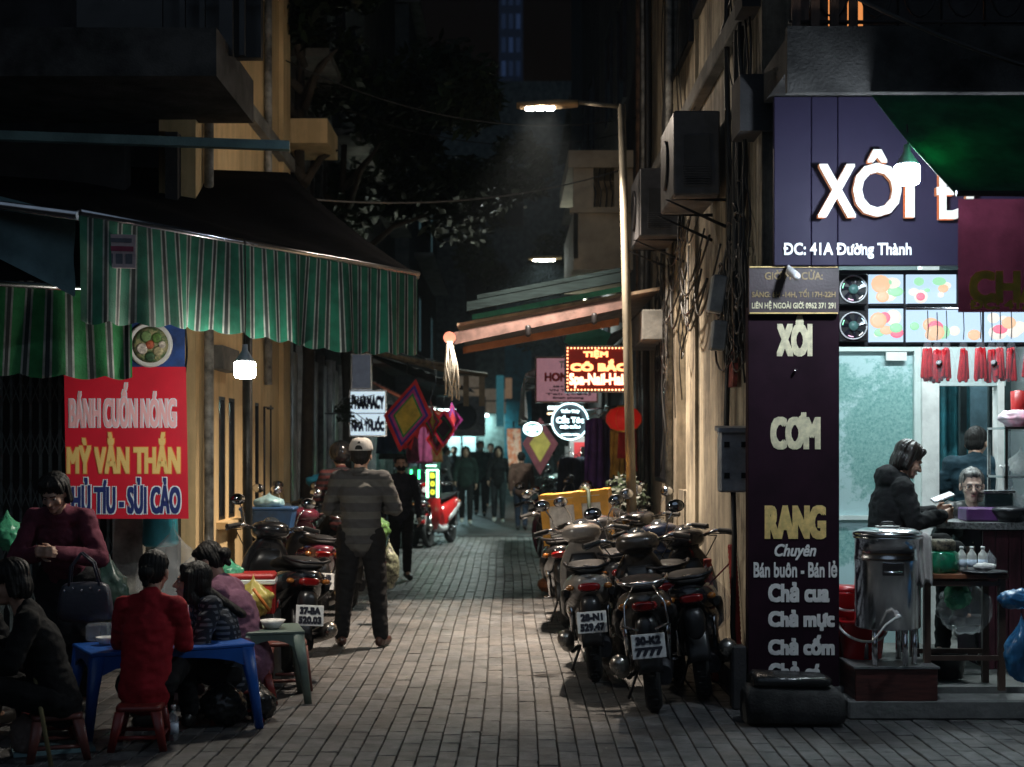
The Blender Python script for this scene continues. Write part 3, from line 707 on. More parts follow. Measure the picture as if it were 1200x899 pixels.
for a, b in zip(xs, xs[1:]): MB().box(rel(s, ((a+b)/2, sy+.03, (z0+z1)/2)), (b-a-.004, .05, z1-z0), bev=.004).build('panel', PURP, s)
for ch_, px, py, wpx, hpx in (('X',979,225,44,62),('Ô',1026,216,56,78),('I',1064,226,11,60),('Đ',1117,228,44,60)):
    text(ch_, LETTER, s, w=wpx/F*sy, h=hpx/F*sy, loc=rel(s, at(px,py,sy-.05)), bold=.014, ext=.045, back=COPPER, name='raised_letter')
text('ĐC: 41A Đường Thành', M('white_address', (.9,.9,.9), .5, var=0), s, w=150/F*sy, h=19/F*sy, loc=rel(s, at(993,294,sy-.004)), bold=.006, fat=.09)
p = thing('pillar_sign', 'tall dark maroon pillar sign listing xôi, cơm rang and chả dishes', 'sign', (1.79, 8.9, 0))
MB().box(rel(p, ((ax(877,8.9)+ax(984,8.9))/2, 8.96, 1.28)), (107/F*8.9, .10, 2.5+.0), bev=.004).build('board', MAROON, p)
def ptext(body, px, py, wpx, hpx, m=WPRINT, bold=.008, sh=0., d=8.9, par=p, **k):
    return text(body, m, par, w=wpx/F*d, h=hpx/F*d, loc=rel(par, at(px,py,d+(.007 if par is p else -.001))), bold=bold, shear=sh, **k)
FADE = M('pale_gold_print', (.8,.72,.48), .5, var=.2, vs=20)
ptext('XÔI',931,394,42,48,FADE,.022,fat=.26); ptext('CƠM',932,505,59,44,FADE,.022,fat=.26); ptext('RANG',932,612,72,40,GOLD,.022,fat=.26)
ptext('Chuyên',932,647,49,19,WPRINT,.005,.3); ptext('Bán buôn - Bán lẻ',932,667,98,20,fat=.12)
ptext('Chả cua',936,694,72,24,WPRINT,.014,fat=.2); ptext('Chả mực',939,727,78,25,WPRINT,.014,fat=.2); ptext('Chả cốm',939,756,78,24,WPRINT,.014,fat=.2); ptext('Chả cá',931,787,62,24,WPRINT,.014,fat=.2)
MB().cap(rel(p, at(932,434,8.89)), rel(p, at(932,434,8.87)), .01, .008).build('bolt', STEEL, p)
h = thing('hours_sign', 'small dark opening hours board above the pillar sign', 'sign', (1.79, 8.86, 2.48))
MB().box(rel(h, ((ax(878,8.86)+ax(983,8.86))/2, 8.88, (az(312,8.86)+az(368,8.86))/2)), (105/F*8.86, .04, 56/F*8.86)).build('board', M('brown_board', (.035,.015,.02), .5), h)
for (a, b, c_, d_) in ((930,367,103,1.5),(930,313,103,1.5)): MB().box(rel(h, at(a,b,8.855)), (c_/F*8.86,.012,.008)).build('border', GOLD, h)
ptext('GIỜ MỞ CỬA:',930,322,68,12,M('bronze_print',(.3,.2,.08),.5),.003,0,8.86,h,fat=.08)
ptext('SÁNG: 6H -14H, TỐI 17H-22H',930,344,98,11,M('bronze_print'),.003,0,8.86,h,fat=.08)
ptext('LIÊN HỆ NGOÀI GIỜ: 0962 371 291',930,358,98,11,M('pale_gold_print'),.003,0,8.86,h,fat=.08)
cc = thing('security_camera', 'small white security camera mounted over the opening hours board', 'camera', at(925,318,8.8))
MB().cap((0,-.02,-.0),(.02,-.12,-.045),.026,.026).build('camera_body', M('white_gloss',(.75,.75,.75),.3,var=.05), cc); MB().tube([(0,.05,.04),(0,-.01,.02)],.012).build('mount', M('white_gloss'), cc)
b = thing('hanging_banner', 'maroon cloth banner with gold CHẢ lettering hanging from the green canopy', 'banner', (2.95, 7.3, 1.9))
MB().grid(lambda u, v: rel(b, (ax(1123,7.3)+1.2*u, 7.3+.006*math.sin(u*9+v*2), az(233+133*v,7.3))), 20, 8).build('cloth', M('maroon_cloth',(.07,.014,.026),.7,var=.3,vs=4,transl=.35), b)
text('CHẢ CỐM', M('dull_gold_print',(.95,.72,.12),.6,transl=.45), b, w=.86, h=58/F*7.3, loc=rel(b,(ax(1134,7.3)+.43,7.28,az(327,7.3))), bold=.02)
text('ĐC: 41A Đường Thành', M('dull_gold_print'), b, w=.85, h=14/F*7.3, loc=rel(b,(ax(1134,7.3)+.43,7.28,az(359,7.3))), bold=.006)
# junction box, AC units and meters on the cream wall
def ac(label, p, W=.72, H=.52, D=.3, grp=None):
    t = thing('ac_unit', label, 'air conditioner', p, 0, grp)
    MB().box((-D/2-.06,0,H/2),(D,W,H),bev=.012).build('casing', M('ac_casing',(.075,.075,.08),.5,var=.3), t)
    MB().box((-D/2-.06,-W/2-.006,H*.45),(D*.55,.012,H*.5)).build('side_panel', M('ac_panel',(.04,.04,.04),.5), t)
    MB().lathe([(.19,0),(.19,-.015),(.17,-.02)],(-D-.062,.05,H/2),24,'x').build('fan_grille', DARKMETAL, t)
    for k in range(9): MB().box((-D/2-.06,-W/2-.012,.07+k*.018),(D*.6,.01,.006)).build('vent_slat', M('ac_casing'), t)
    for yy in (-W/2+.1, W/2-.1): MB().tube([(0,yy,-.02),(-D-.1,yy,-.02),(-.0,yy,-.22)],.014,6).build('bracket', DARKMETAL, t)
    return t
G_AC = 'air conditioner units on the cream wall'
ac('upper air conditioner unit on the cream wall, nearer the shop', (RX,10.9,az(243,11)), .9,.62,.34,G_AC)
ac('lower air conditioner unit on the cream wall, nearer the lamp pole', (RX,13.4,az(285,13.4)), .9,.62,.36,G_AC)
j = thing('junction_box', 'grey electric junction box strapped beside the pillar sign', 'box', at(859,575,9.25))
MB().box((0,0,.19),(.19,.12,.4),(0,0,0),bev=.012).build('box_body', M('grey_box',(.42,.42,.44),.5,var=.3), j)
MB().box((0,-.01,.4),(.22,.16,.03),(.1,0,0)).build('lid', M('grey_box'), j)
for (dx,dz) in ((-.05,.1),(-.05,.3),(.06,.1),(.06,.3)): MB().box((dx,-.064,dz),(.035,.012,.035)).build('latch', BLACK, j)
MB().tube([(0,0,0),(.01,0,-.3),(0,.02,-.9),(.02,0,-1.15)],.018,6).build('conduit', CABLE, j)
mt = thing('meter_box', 'pale meter box tangled in cables on the cream wall', 'box', at(840,345,9.6))
MB().box((0,0,0),(.1,.12,.25),(0,.15,0),bev=.01).build('box_body', M('pale_meter',(.35,.36,.36),.5,var=.3), mt); MB().box((.01,0,-.28),(.1,.12,.2),(0,.1,0),bev=.01).build('box_body', M('pale_meter'), mt)
w_ = tag(MB().box((0,0,0),(.03,.2,.26),(0,.05,0)).build('notice', M('red_notice',(.3,.06,.05),.7,var=.5,vs=20), loc=(RX-.04,9.95,2.2)), 'small faded red notice stuck on the cream wall under cables', 'notice')
# cables
random.seed(21)
def cable(label, pts, r=.008, cat='cable', group=None, mat=CABLE):
    o = MB().tube(pts, r, 6).build('cable', mat); tag(o, label, cat, group); return o
def wig(p0, p1, n, amp):
    p0, p1 = Vector(p0), Vector(p1)
    a_, b_, c_ = [random.uniform(0,6) for _ in range(3)]; n = n*2
    return [p0.lerp(p1, i/n)+Vector((amp*.5*math.sin(i*.5+a_), amp*(1.3*math.sin(i*.37+b_)+.6*math.sin(i*.9+c_)), amp*.4*math.sin(i*.7+b_))) for i in range(n+1)]
GC = 'black cables running down the cream wall'
for k in range(16):
    y = 9.35+random.uniform(0,.75); y2 = y+random.uniform(-.3,.3)
    cable('black cable looping down the cream wall beside the pillar', wig((RX-.05,y,random.uniform(4.2,7.5)),(RX-.06,y2,random.uniform(1.9,2.8)),14,.045), random.uniform(.005,.014), group=GC)
for k in range(9):
    y = 13.2+random.uniform(-.5,1.8)
    cable('thin black cable hanging along the far part of the cream wall', wig((RX-.05,y,random.uniform(4.0,7)),(RX-.08,y+random.uniform(-.4,.4),random.uniform(1.4,2.9)),12,.05), random.uniform(.005,.011), group='thin cables along the far cream wall')
for k in range(34):
    y = random.choice([9.5,9.7,9.9,10.3,12.6,13.9,14.6]); z = random.uniform(2.3,3.3); r = random.uniform(.08,.26)
    pts = [(RX-.05-.04*abs(math.sin(a*1.5+k)), y+r*math.cos(a)*(1+.12*math.sin(a*3+k)), z+r*1.3*math.sin(a)*(1+.1*math.sin(a*2+k))) for a in [i*2*PI/22*1.15 for i in range(25)]]
    cable('coiled loop of spare black cable on the cream wall', pts, random.uniform(.005,.01), group='coiled spare cable loops')
GV = 'thick cable bundles fixed upright on the cream wall'
for y,r_,z0,z1,lab in ((9.62,.035,2.3,6.5,'thick black cable trunk nearest the pillar on the cream wall'),(10.05,.022,1.4,6.2,'black conduit between the thick trunk and the air conditioner'),(14.0,.03,2.9,8,'black conduit rising left of the upper air conditioner'),(15.9,.045,.3,8.5,'dark conduit beyond the barred window'),(16.6,.03,.3,8.5,'thin dark conduit just right of the lamp pole')):
    cable(lab, wig((RX-.06,y,z1),(RX-.06,y+.05,z0),10,.02), r_, group=GV)
for k in range(14):
    y = random.uniform(10.4,14.5); cable('black cable drooping between brackets on the cream wall', [(RX-.05-.05*math.sin(PI*i/14), y+(i/14)*random.Random(k).uniform(.6,2.2), random.Random(k+50).uniform(2.9,3.7)-random.Random(k+9).uniform(.15,.6)*math.sin(PI*i/14)) for i in range(15)], random.uniform(.006,.012), group='drooping cables along the cream wall')
cable('long grey cable sagging from balcony to green canopy', catenary((1.5,8.15,4.5),(3.3,7.6,3.55),.1), .012)
cable('cable crossing from the cream wall up to the balcony corner', catenary((RX-.05,12.5,4.7),(2.0,8.1,4.55),.25), .01)
cable('taut cable running along the cream wall below the top window', catenary((RX-.06,14.6,4.6),(RX-.06,9.3,4.95),.3), .009)
cable('pale cable strung across the alley between the houses', catenary((-2.5,14,4.15),(1.6,18.5,5.3),.25,20), .01, mat=M('grey_cable',(.15,.14,.13),.6))
for k in range(5): cable('bundle cable crossing high over the alley', catenary((-2.5,16+k*3,6+.3*k),(1.6,17+k*3.2,5.6+.5*k),.35,16), .008, group='cables strung high across the alley')
for k in range(4):
    cable('black cable looping beside the red food banner', wig((-2.6+.03*k,11.2,3.0),(-2.72+.05*k,11.2,1.9),8,.04), .009, group='cables beside the red food banner')
for (px,label) in ((858,'red corrugated hose leaning on the wall nearest the pillar'),(829,'red corrugated hose leaning on the wall behind the plastic bag')):
    d = 9.3 if px > 840 else 9.9
    top = at(px, 638 if px > 840 else 655, d); pts = [top.lerp(Vector((ax(px+9,d), d, .02)), i/60) for i in range(61)]
    tag(MB().tube(pts, [.026+.005*(i % 2) for i in range(61)], 10).build('hose', M('red_hose',(.45,.05,.04),.45,var=.3)), label, 'hose')
# ---- left banner
bn = thing('food_banner', 'bright red banner reading bánh cuốn nóng with a bowl photo on top', 'banner', (ax(148,10.6),10.6,1.0))
D = 10.6
def bp(px, py, off=0.): return rel(bn, (ax(px,D), D-off+.0, az(py,D)))
RED = M('red_vinyl',(.62,.015,.04),.45,var=.12,vs=2,bump=.08,bs=6, col2=(.48,.01,.03))
MB().grid(lambda u, v: bp(75+143*u+3*v, 430+178*v, .0015*math.sin(u*8+v*3)), 16, 16).build('red_cloth', RED, bn)
MB().grid(lambda u, v: bp(75+141*u, 372+62*v, -.02+.0015*math.sin(u*8+v*2)), 16, 8).build('blue_cloth', M('blue_vinyl',(.02,.07,.28),.45,var=.4,vs=5), bn)
MB().box(bp(146,371,.0),(.92,.03,.02)).build('top_batten', M('red_batten',(.4,.03,.04),.5), bn)
def btxt(body,px,py,wpx,hpx,m,bold=.012,off=.008,**k): return text(body,m,bn,w=wpx/F*D,h=hpx/F*D,loc=bp(px,py,off-.0005),ext=.0008,bold=bold,rot=(0,.0,0),**k)
PINK = M('pink_print',(.8,.45,.5),.5,var=0); YEL = M('yellow_print',(.75,.55,.2),.5,var=0); NV = M('navy_print',(.015,.03,.16),.5,var=0); WPT = M('pale_print',(.65,.75,.85),.5,var=0)
btxt('BÁNH CUỐN NÓNG',144,475,124,50,WPT,.024,.003,skel=.021); btxt('BÁNH CUỐN NÓNG',144,475,124,50,PINK,.014,.0065,skel=.009)
btxt('MỲ VẰN THẮN',145,531,131,46,M('orange_print',(.7,.2,.05),.5,var=0),.026,.003,skel=.025); btxt('MỲ VẰN THẮN',145,531,131,46,YEL,.016,.0065,skel=.014)
btxt('HỦ TÍU - SỦI CẢO',148,581,126,40,WPT,.030,.003,skel=.028); btxt('HỦ TÍU - SỦI CẢO',148,581,126,40,NV,.016,.0065,skel=.012)
bowl = MB(); cen = bp(176,404,.0)
bowl.lathe([(.165,0),(.17,-.006),(.15,-.008),(.13,.0)],cen,32,'y'); bowl.build('bowl_picture', M('bowl_white',(.6,.62,.62),.4,var=.1), bn)
MB().lathe([(.14,0),(.10,-.004),(.0,-.004)],cen+Vector((0,-.002,0)),28,'y').build('food_picture', M('broth',(.3,.28,.15),.5,var=.5,vs=25,col2=(.08,.14,.06),thresh=(.45,.55)), bn)
for (dx,dz,r,c_) in ((0,0,.035,(.5,.12,.06)),(.05,.05,.04,(.12,.25,.06)),(-.06,-.03,.045,(.65,.6,.55)),(.06,-.05,.04,(.55,.5,.3)),(-.03,.06,.045,(.15,.25,.1)),(.0,-.09,.04,(.04,.1,.05)),(.09,.0,.03,(.6,.55,.5))):
    MB().lathe([(r,0),(r*.7,-.003),(0,-.004)],cen+Vector((dx,-.008,dz)),10,'y').build('food_piece', M('food_%d%d'%(int(dx*100)+20,int(dz*100)+20), c_, .5, var=.4, vs=40), bn)
# ---- pharmacy light box
def lightbox(name, label, px0, px1, py0, py1, D, m, cat='sign', th=.1):
    t = thing(name, label, cat, (ax((px0+px1)/2,D), D, az(py1,D)))
    W, H = (px1-px0)/F*D, (py1-py0)/F*D
    MB().box((0,th/2,H/2),(W-.01,th-.02,H-.01)).build('light_panel', m, t)
    for (x,z,dx,dz) in ((0,H,W+.02,.02),(0,0,W+.02,.02),(-W/2,H/2,.02,H-.02),(W/2,H/2,.02,H-.02)): MB().box((x,th/2,z),(dx,th,dz)).build('frame', STEEL, t)
    return t, W, H
t, W, H = lightbox('pharmacy_sign','white lit sign box reading pharmacy and nhà thuốc',410,452,458,511,19.5,M('white_lightbox',(.5,.55,.6),.4,emit=(.7,.88,1),es=.6))
NVP = M('blue_sign_print',(.01,.015,.12),.5,var=0)
text('PHARMACY',NVP,t,w=W*.92,h=H*.3,loc=(0,-.002,H*.74),bold=.03); text('NHÀ THUỐC',NVP,t,w=W*.92,h=H*.34,loc=(0,-.002,H*.27),bold=.03)
MB().box((0,.003,H*.5),(W,.012,.012)).build('divider',NVP,t)
MB().tube([(-W/2,.05,H*.5),(-W/2-.35,.05,H*.5)],.012).build('bracket',STEEL,t)
t, W, H = lightbox('glass_lantern_box','dark framed empty sign box above the pharmacy sign',412,435,415,456,19.2,M('grey_lightbox',(.12,.13,.15),.4,emit=(.5,.6,.8),es=.05))
# branches of a small plant in front of the pharmacy sign
tw_ = MB()
for k in range(14):
    p0 = at(398+random.uniform(-4,4), 478, 19.3); p1 = p0+Vector((random.uniform(.05,.45),0,random.uniform(-.35,.2)))
    tw_.tube([p0, p0.lerp(p1,.5)+Vector((0,0,.04)), p1], .006, 4)
    for _ in range(8):
        q_ = p0.lerp(p1, random.random())+Vector((random.gauss(0,.03),random.gauss(0,.03),random.gauss(0,.03))); tw_.ell(q_,(.03,.008,.018),(random.random()*3,random.random()*3,0),1)
tag(tw_.build('twig_bundle', M('leaves')), 'bare leafy twigs reaching over the pharmacy sign', 'branches')
# ---- festival flags
def flag(label, P, s_, cols, rz=0., tilt=0., grp='festival flags hanging over the left side'):
    t = thing('festival_flag', label, 'flag', P, rz, grp)
    def diam(k, m, off, name):
        a = s_*k
        def fn(u, v):
            x = (u-.5)*a*1.42; z = (v-.5)*a*1.42
            xr = (x-z)*.27; zr = (x+z)*.41
            return (xr+tilt*zr, off+.03*math.sin(xr*9/s_)+.015*math.sin(xr*21+zr*5), zr)
        MB().grid(fn, 14, 14).build(name, m, t)
    nm = ['red_field','blue_border','pink_border','green_border','yellow_centre']
    for i, (k, c_) in enumerate(zip((1.0,.84,.73,.61,.53), cols)): diam(k, c_, -.004*i, nm[i])
    tz = MB()
    for i in range(6):
        u = -.5+i/6
        f_ = lambda q_: -s_*.55*(1-abs(q_)*1.9)+.04
        tz.prism([(u*s_*.62, f_(u)), ((u+.17)*s_*.62, f_(u+.17)), ((u+.08)*s_*.62, f_(u+.08)-.13*s_)], .0+.01*(i % 2), .004+.01*(i % 2))
    stuff(tz.build('toothed_fringe', cols[0], t))
    MB().tube([(-.02*s_,.0,s_*.62),(.0,0,s_*.95)],.006,5).build('cord',CABLE,t)
    return t
FR=M('flag_red',(.75,.03,.04),.7,var=.15,transl=.3); FB=M('flag_blue',(.08,.06,.55),.7,transl=.3); FP=M('flag_pink',(.85,.1,.5),.7,transl=.3); FG=M('flag_green',(.04,.45,.15),.7,transl=.3); FY=M('flag_yellow',(.95,.72,.12),.7,transl=.3)
flag('square festival flag with yellow centre beside the pharmacy sign', at(478,487,17.5), .78, (FR,FB,FP,FG,FY), .1, .22)
flag('crimson festival flag partly hidden behind the first flag', at(506,494,19.5), .52, (FR,FG,FP,FR,FY), .9)
flag('maroon festival flag with dotted centre hanging in the row', at(520,502,21.5), .5, (FR,FP,M('flag_dark',(.06,.03,.05),.7),FG,M('flag_dark')), -.3)
flag('pink edged festival flag farthest down the row', at(530,492,23), .5, (FP,FR,FB,FP,FR), .6)
flag('tilted red festival flag low in the row', at(512,515,22), .45, (FR,FY,FP,FR,M('flag_dark')), .2)
# ---- right side signs
REDLED = M('red_led_board',(.1,.005,.005),.4,emit=(1,.03,.01),es=.04)
t, W, H = lightbox('led_sign','glowing red LED sign reading cô bắc spa nail hair',663,740,406,459,14.4,REDLED)
GLR = M('led_letter',(1,.6,.4),.5,emit=(1,.42,.28),es=2.4,var=0); DOT = M('led_dot',(1,.5,.3),.5,emit=(1,.35,.15),es=3.5,var=0)
GLO = M('led_letter_orange',(1,.5,.3),.5,emit=(1,.32,.12),es=2.3,var=0)
text('TIỆM',GLO,t,w=W*.38,h=H*.2,loc=(-.03,-.006,H*.83),bold=.012); text('CÔ BẮC',GLO,t,w=W*.86,h=H*.27,loc=(0,-.006,H*.58),bold=.016); text('Spa-Nail-Hair',GLR,t,w=W*.9,h=H*.34,loc=(0,-.006,H*.24),bold=.016)
dots = MB()
for k in range(19):
    for z in (.018,H-.018): dots.box((-W/2+.02+k*(W-.04)/18,-.012,z),(.015,.01,.015))
for k in range(11):
    for x in (-W/2+.018,W/2-.018): dots.box((x,-.012,.05+k*(H-.1)/10),(.015,.01,.015))
stuff(dots.build('border_lights',DOT,t))
t, W, H = lightbox('homestay_sign','pale pink sign board for a homestay behind the red LED sign',628,700,419,471,17.6,M('pink_lightbox',(.5,.25,.32),.5,emit=(1,.5,.6),es=.16))
text('The',M('pale_print'),t,w=.14,h=.09,loc=(-.1+.08,-.004,H*.84),bold=.01); text('HOMESTAY',M('dark_red_print',(.5,.02,.02),.5,var=0),t,w=W*.85,h=H*.2,loc=(.05,-.004,H*.56),bold=.014)
for k, s_ in enumerate(('Add: 41 Đường Thành','VN Tel: (024)','Tel: (+84)','Email: phuong')): text(s_,M('dark_print',(.03,.02,.04),.5,var=0),t,w=W*(.5+.12*(k % 3)),h=.035,loc=(.02,-.004,H*(.34-.085*k)),bold=.005)
def roundsign(label, P, r, flat, rows, ring, fill):
    t = thing('round_sign', label, 'sign', P)
    o = MB().lathe([(0,.03),(r,.03),(r,-.02),(0,-.02)],(0,0,0),40,'y').build('disc', fill, t); o.scale = (1,1,flat)
    o = MB().tube([(r*.97*math.cos(a),-.03,r*.97*flat*math.sin(a)) for a in [k*2*PI/48 for k in range(49)]],.012,6).build('neon_ring', ring, t)
    for (s_, w_, h_, z, m) in rows: text(s_, m, t, w=r*w_, h=r*h_, loc=(0,-.024,r*z), bold=.008)
    MB().tube([(r*.7,0,r*.6*flat),(r+.5,.1,r*.9*flat)],.012).build('bracket',STEEL,t)
    return t
NEON = M('neon_white',(1,1,1),.5,emit=(.65,.95,1),es=2.2,var=0); DISC = M('dark_disc',(.03,.05,.07),.4)
roundsign('round neon sign reading cắt tóc gội đầu below the awnings', at(668,494,18), .235, 1, [('Thẩm Thúy',1.0,.24,.55,NEON),('Cắt Tóc',1.5,.42,.12,NEON),('GỘI ĐẦU',1.1,.24,-.28,NEON),('41 ĐƯỜNG THÀNH',1.0,.12,-.7,NEON)], NEON, DISC)
roundsign('small oval glowing sign farther along the right side', at(624,503,25), .16, .72, [('SALON',1.5,.5,.1,NEON),('TÓC',.8,.3,-.35,NEON)], NEON, M('green_disc',(.03,.1,.09),.4,emit=(.3,.9,.8),es=.25))
# green vertical sign on the left
t, W, H = lightbox('vertical_sign','narrow glowing vertical sign with yellow letters beside parked scooters',501,513,551,583,22.5,M('dark_panel',(.02,.05,.03),.4))
for k, s_ in enumerate('BOO'): text(s_, M('yellow_led',(.9,.8,.1),.5,emit=(.9,.72,.05),es=.8,var=0), t, w=W*.45, h=H*.2, loc=(0,-.004,H*(.8-.3*k)), bold=.015)
GRN = M('green_white_neon',(1,1,1),.5,emit=(.35,1,.6),es=3.5,var=0)
for (x,z,dx,dz) in ((0,H,W,.02),(-W/2,H/2,.02,H),(W/2,H/2,.02,H)): MB().box((x,-.02,z),(dx+.02,.02,dz)).build('neon_edge', GRN, t)
MB().box((-.02,-.04,H+.07),(W,.1,.025)).build('top_tube', GRN, t)
for px in (482,491): tag(MB().box((0,0,0),(.03,.03,.14)).build('neon_tube', M('green_neon',(.1,1,.4),.5,emit=(.05,1,.3),es=4,var=0), loc=at(px,556,22)), 'short green neon tube, %s of the pair behind the masked man' % ('left' if px == 482 else 'right'), 'neon tube')
# lantern
ln = thing('paper_lantern','glowing red silk lantern hanging beside the lamp pole','lantern',at(731,491,15.2))
LM = M('lantern_silk',(.5,.01,.01),.5,var=.1,emit=(1,.02,.01),es=.12)
MB().lathe([(.07,.125),(.14,.10),(.185,.04),(.19,0),(.185,-.04),(.14,-.10),(.07,-.125)],seg=24).build('lantern_body', LM, ln)
for k in range(12):
    a = k*PI/6; MB().tube([(r*math.cos(a),r*math.sin(a),z) for r,z in ((.07,.128),(.143,.103),(.19,.04),(.195,0),(.19,-.04),(.143,-.103),(.07,-.128))],.002,4).build('rib', M('gold_trim',(.7,.45,.1),.4,.6), ln)
for z in (.13,-.13): MB().lathe([(.07,-.012),(.075,0),(.07,.012)],(0,0,z),20).build('gold_ring', M('gold_trim'), ln)
ts = MB()
for k in range(18): a = k*.35; ts.tube([(.05*math.cos(a),.05*math.sin(a),-.13),(.065*math.cos(a),.065*math.sin(a),-.42)],.006,4)
stuff(ts.build('tassel', M('red_tassel',(.5,.03,.03),.8), ln))
MB().tube([(0,0,.13),(0,0,1.0)],.004,4).build('cord',CABLE,ln)
# clothes hanging on the right
def garment(label, P, w, h, m, grp):
    t = thing('hanging_garment', label, 'garment', P, random.uniform(-.4,.4), grp)
    def fn(u, v):
        x = (u-.5)*w*(.75+.35*v); th = .05*math.sin(PI*u)
        return (x, -th-.025*math.sin(u*17+v*2), -h*v-.04*abs(u-.5)*(1-v))
    o = MB().grid(fn, 18, 10).build('cloth', m, t); s_ = o.modifiers.new('solid','SOLIDIFY'); s_.thickness = .02
    MB().tube([(-w*.35,0,0),(0,0,.06),(w*.35,0,0)],.006,5).build('hanger',CHROME,t); MB().tube([(0,0,.06),(.02,0,.1),(0,0,.13)],.004,5).build('hook',CHROME,t)
G='garments hanging outside the shops on the right'
garment('long purple robe hanging left of the red lantern', at(697,490,16), .24,.85,M('purple_cloth',(.09,.03,.22),.7,var=.3),G)
garment('grey violet robe hanging behind the purple robe', at(710,488,16.4), .26,.9,M('violet_cloth',(.16,.12,.22),.7,var=.3),G)
garment('deep blue robe hanging near the lamp pole', at(716,492,16.2), .16,.85,M('blue_cloth',(.04,.04,.2),.7,var=.3),G)
garment('yellow cloth hanging under the red lantern', at(723,502,15.8), .18,.55,M('yellow_cloth',(.5,.3,.04),.7,var=.3),G)
garment('red cloth hanging right behind the lantern tassel', at(735,500,15.9), .22,.5,M('red_cloth',(.5,.05,.05),.7,var=.3),G)
garment('dark jacket hanging on the rack beyond the robes', at(668,535,19), .34,.55,M('denim',(.02,.03,.06),.7,var=.3),G)
garment('dark blue trousers hanging on the far rack', at(680,535,19.4), .26,.6,M('denim'),G)

nb = thing('warning_box','red electric box with a lightning mark beyond the robes','box',at(684,570,20)); MB().box((0,0,.35),(.42,.2,.7),bev=.01).build('box_body',M('grey_box'),nb); MB().box((-.02,-.104,.42),(.24,.01,.4)).build('plate',M('red_plate',(.6,.05,.06),.5,emit=(1,.1,.1),es=.12),nb)
MB().prism([(-.04,.56),(.03,.56),(0,.45),(.05,.45),(-.04,.28),(-.01,.4),(-.06,.4)],-.115,-.111).build('lightning_mark',BLACK,nb)
cl = thing('street_bunting','tall narrow poster figure in orange and white down the alley','poster',at(602,580,29)); 
MB().grid(lambda u,v:((u-.5)*.28+.1*v*v,.02*math.sin(v*9),1.35-1.1*v),6,12).build('cloth',M('orange_poster',(.6,.2,.1),.6,var=.6,vs=6,col2=(.7,.6,.5),thresh=(.45,.55),emit=(1,.4,.2),es=.12),cl); MB().tube([(0,.03,-.0),(0,.03,1.5)],.015).build('pole',STEEL,cl)
yd = thing('yellow_pennant','dull yellow diamond pennant hanging under the oval sign','pennant',at(633,520,27)); MB().prism([(0,.3),(.2,0),(0,-.35),(-.2,0)],0,.01).build('cloth',M('dull_yellow',(.35,.28,.05),.7),yd); MB().prism([(0,.5),(.34,0),(0,-.6),(-.34,0)],.012,.02).build('border',M('dark_red_cloth',(.12,.02,.03),.7),yd)
ap = thing('ac_unit','air conditioner on the end building above the glass door','air conditioner',at(540,488,46),-PI/2); 
MB().box((0,0,0),(.35,1.6,1.3),bev=.03).build('casing',M('pale_meter'),ap); MB().lathe([(.42,0),(.42,.05),(.36,.06)],(.18,.1,0),24,'x').build('fan_grille',DARKMETAL,ap)
# white shutter boxes at the end
for (px,py,lab) in ((548,455,'pale lit panel high on the end building, left one'),(575,470,'pale lit panel high on the end building, right one')):
    t = thing('wall_panel',lab,'panel',at(px,py,47)); MB().box((0,0,0),(1.0,.1,.8)).build('face',M('pale_panel',(.4,.35,.28),.6,emit=(.9,.7,.5),es=.05),t); MB().box((0,-.06,0),(1.06,.03,.05)).build('rail',DARKMETAL,t)
# ================================================================== SCOOTERS
PLATE = M('plate_white',(.7,.7,.68),.4,var=.1,vs=30); PRINT = M('plate_print',(.01,.01,.02),.5,var=0)
REDLENS = M('red_lens',(.16,.005,.005),.15,var=0,coat=1); AMBER = M('amber_lens',(.25,.08,.01),.2,var=0,coat=1)
LENS = M('headlight_glass',(.5,.52,.55),.08,var=0,coat=1); MIRROR = M('mirror_glass',(.5,.52,.55),.05,1.,var=0,bump=0)
SEATM = M('vinyl_seat',(.006,.006,.007),.62,spec=.25,var=.3,bs=150,bump=.2)
def wheel_parts(t, y, r, w, name='wheel'):
    o = MB().lathe([(r-.075,-w*.55),(r-.03,-w*.95),(r-.008,-w*.6),(r,0),(r-.008,w*.6),(r-.03,w*.95),(r-.075,w*.55),(r-.075,-w*.55)],(0,0,0),28,'x').build('wheel', RUBBER, t, loc=(0,y,r))
    m = MB(); m.lathe([(r-.07,-w*.5),(r-.085,-.02),(r-.085,.02),(r-.07,w*.5),(r-.07,-w*.5)],(0,0,0),28,'x'); m.lathe([(.001,-.05),(.045,-.05),(.045,.05),(.001,.05)],(0,0,0),14,'x')
    for k in range(5):
        a = k*2*PI/5; m.tube([(0,.03*math.cos(a),.03*math.sin(a)),(0,(r-.08)*math.cos(a),(r-.08)*math.sin(a))],[.018,.013],6)
    m.build('rim', STEEL, o)
    m = MB()
    for k in range(40):
        a = k*2*PI/40; m.box((0,(r-.001)*math.cos(a),(r-.001)*math.sin(a)),(w*1.1,.008,.008),(a,0,.5 if k % 2 else -.5))
    stuff(m.build('tread', RUBBER, o))
    return o
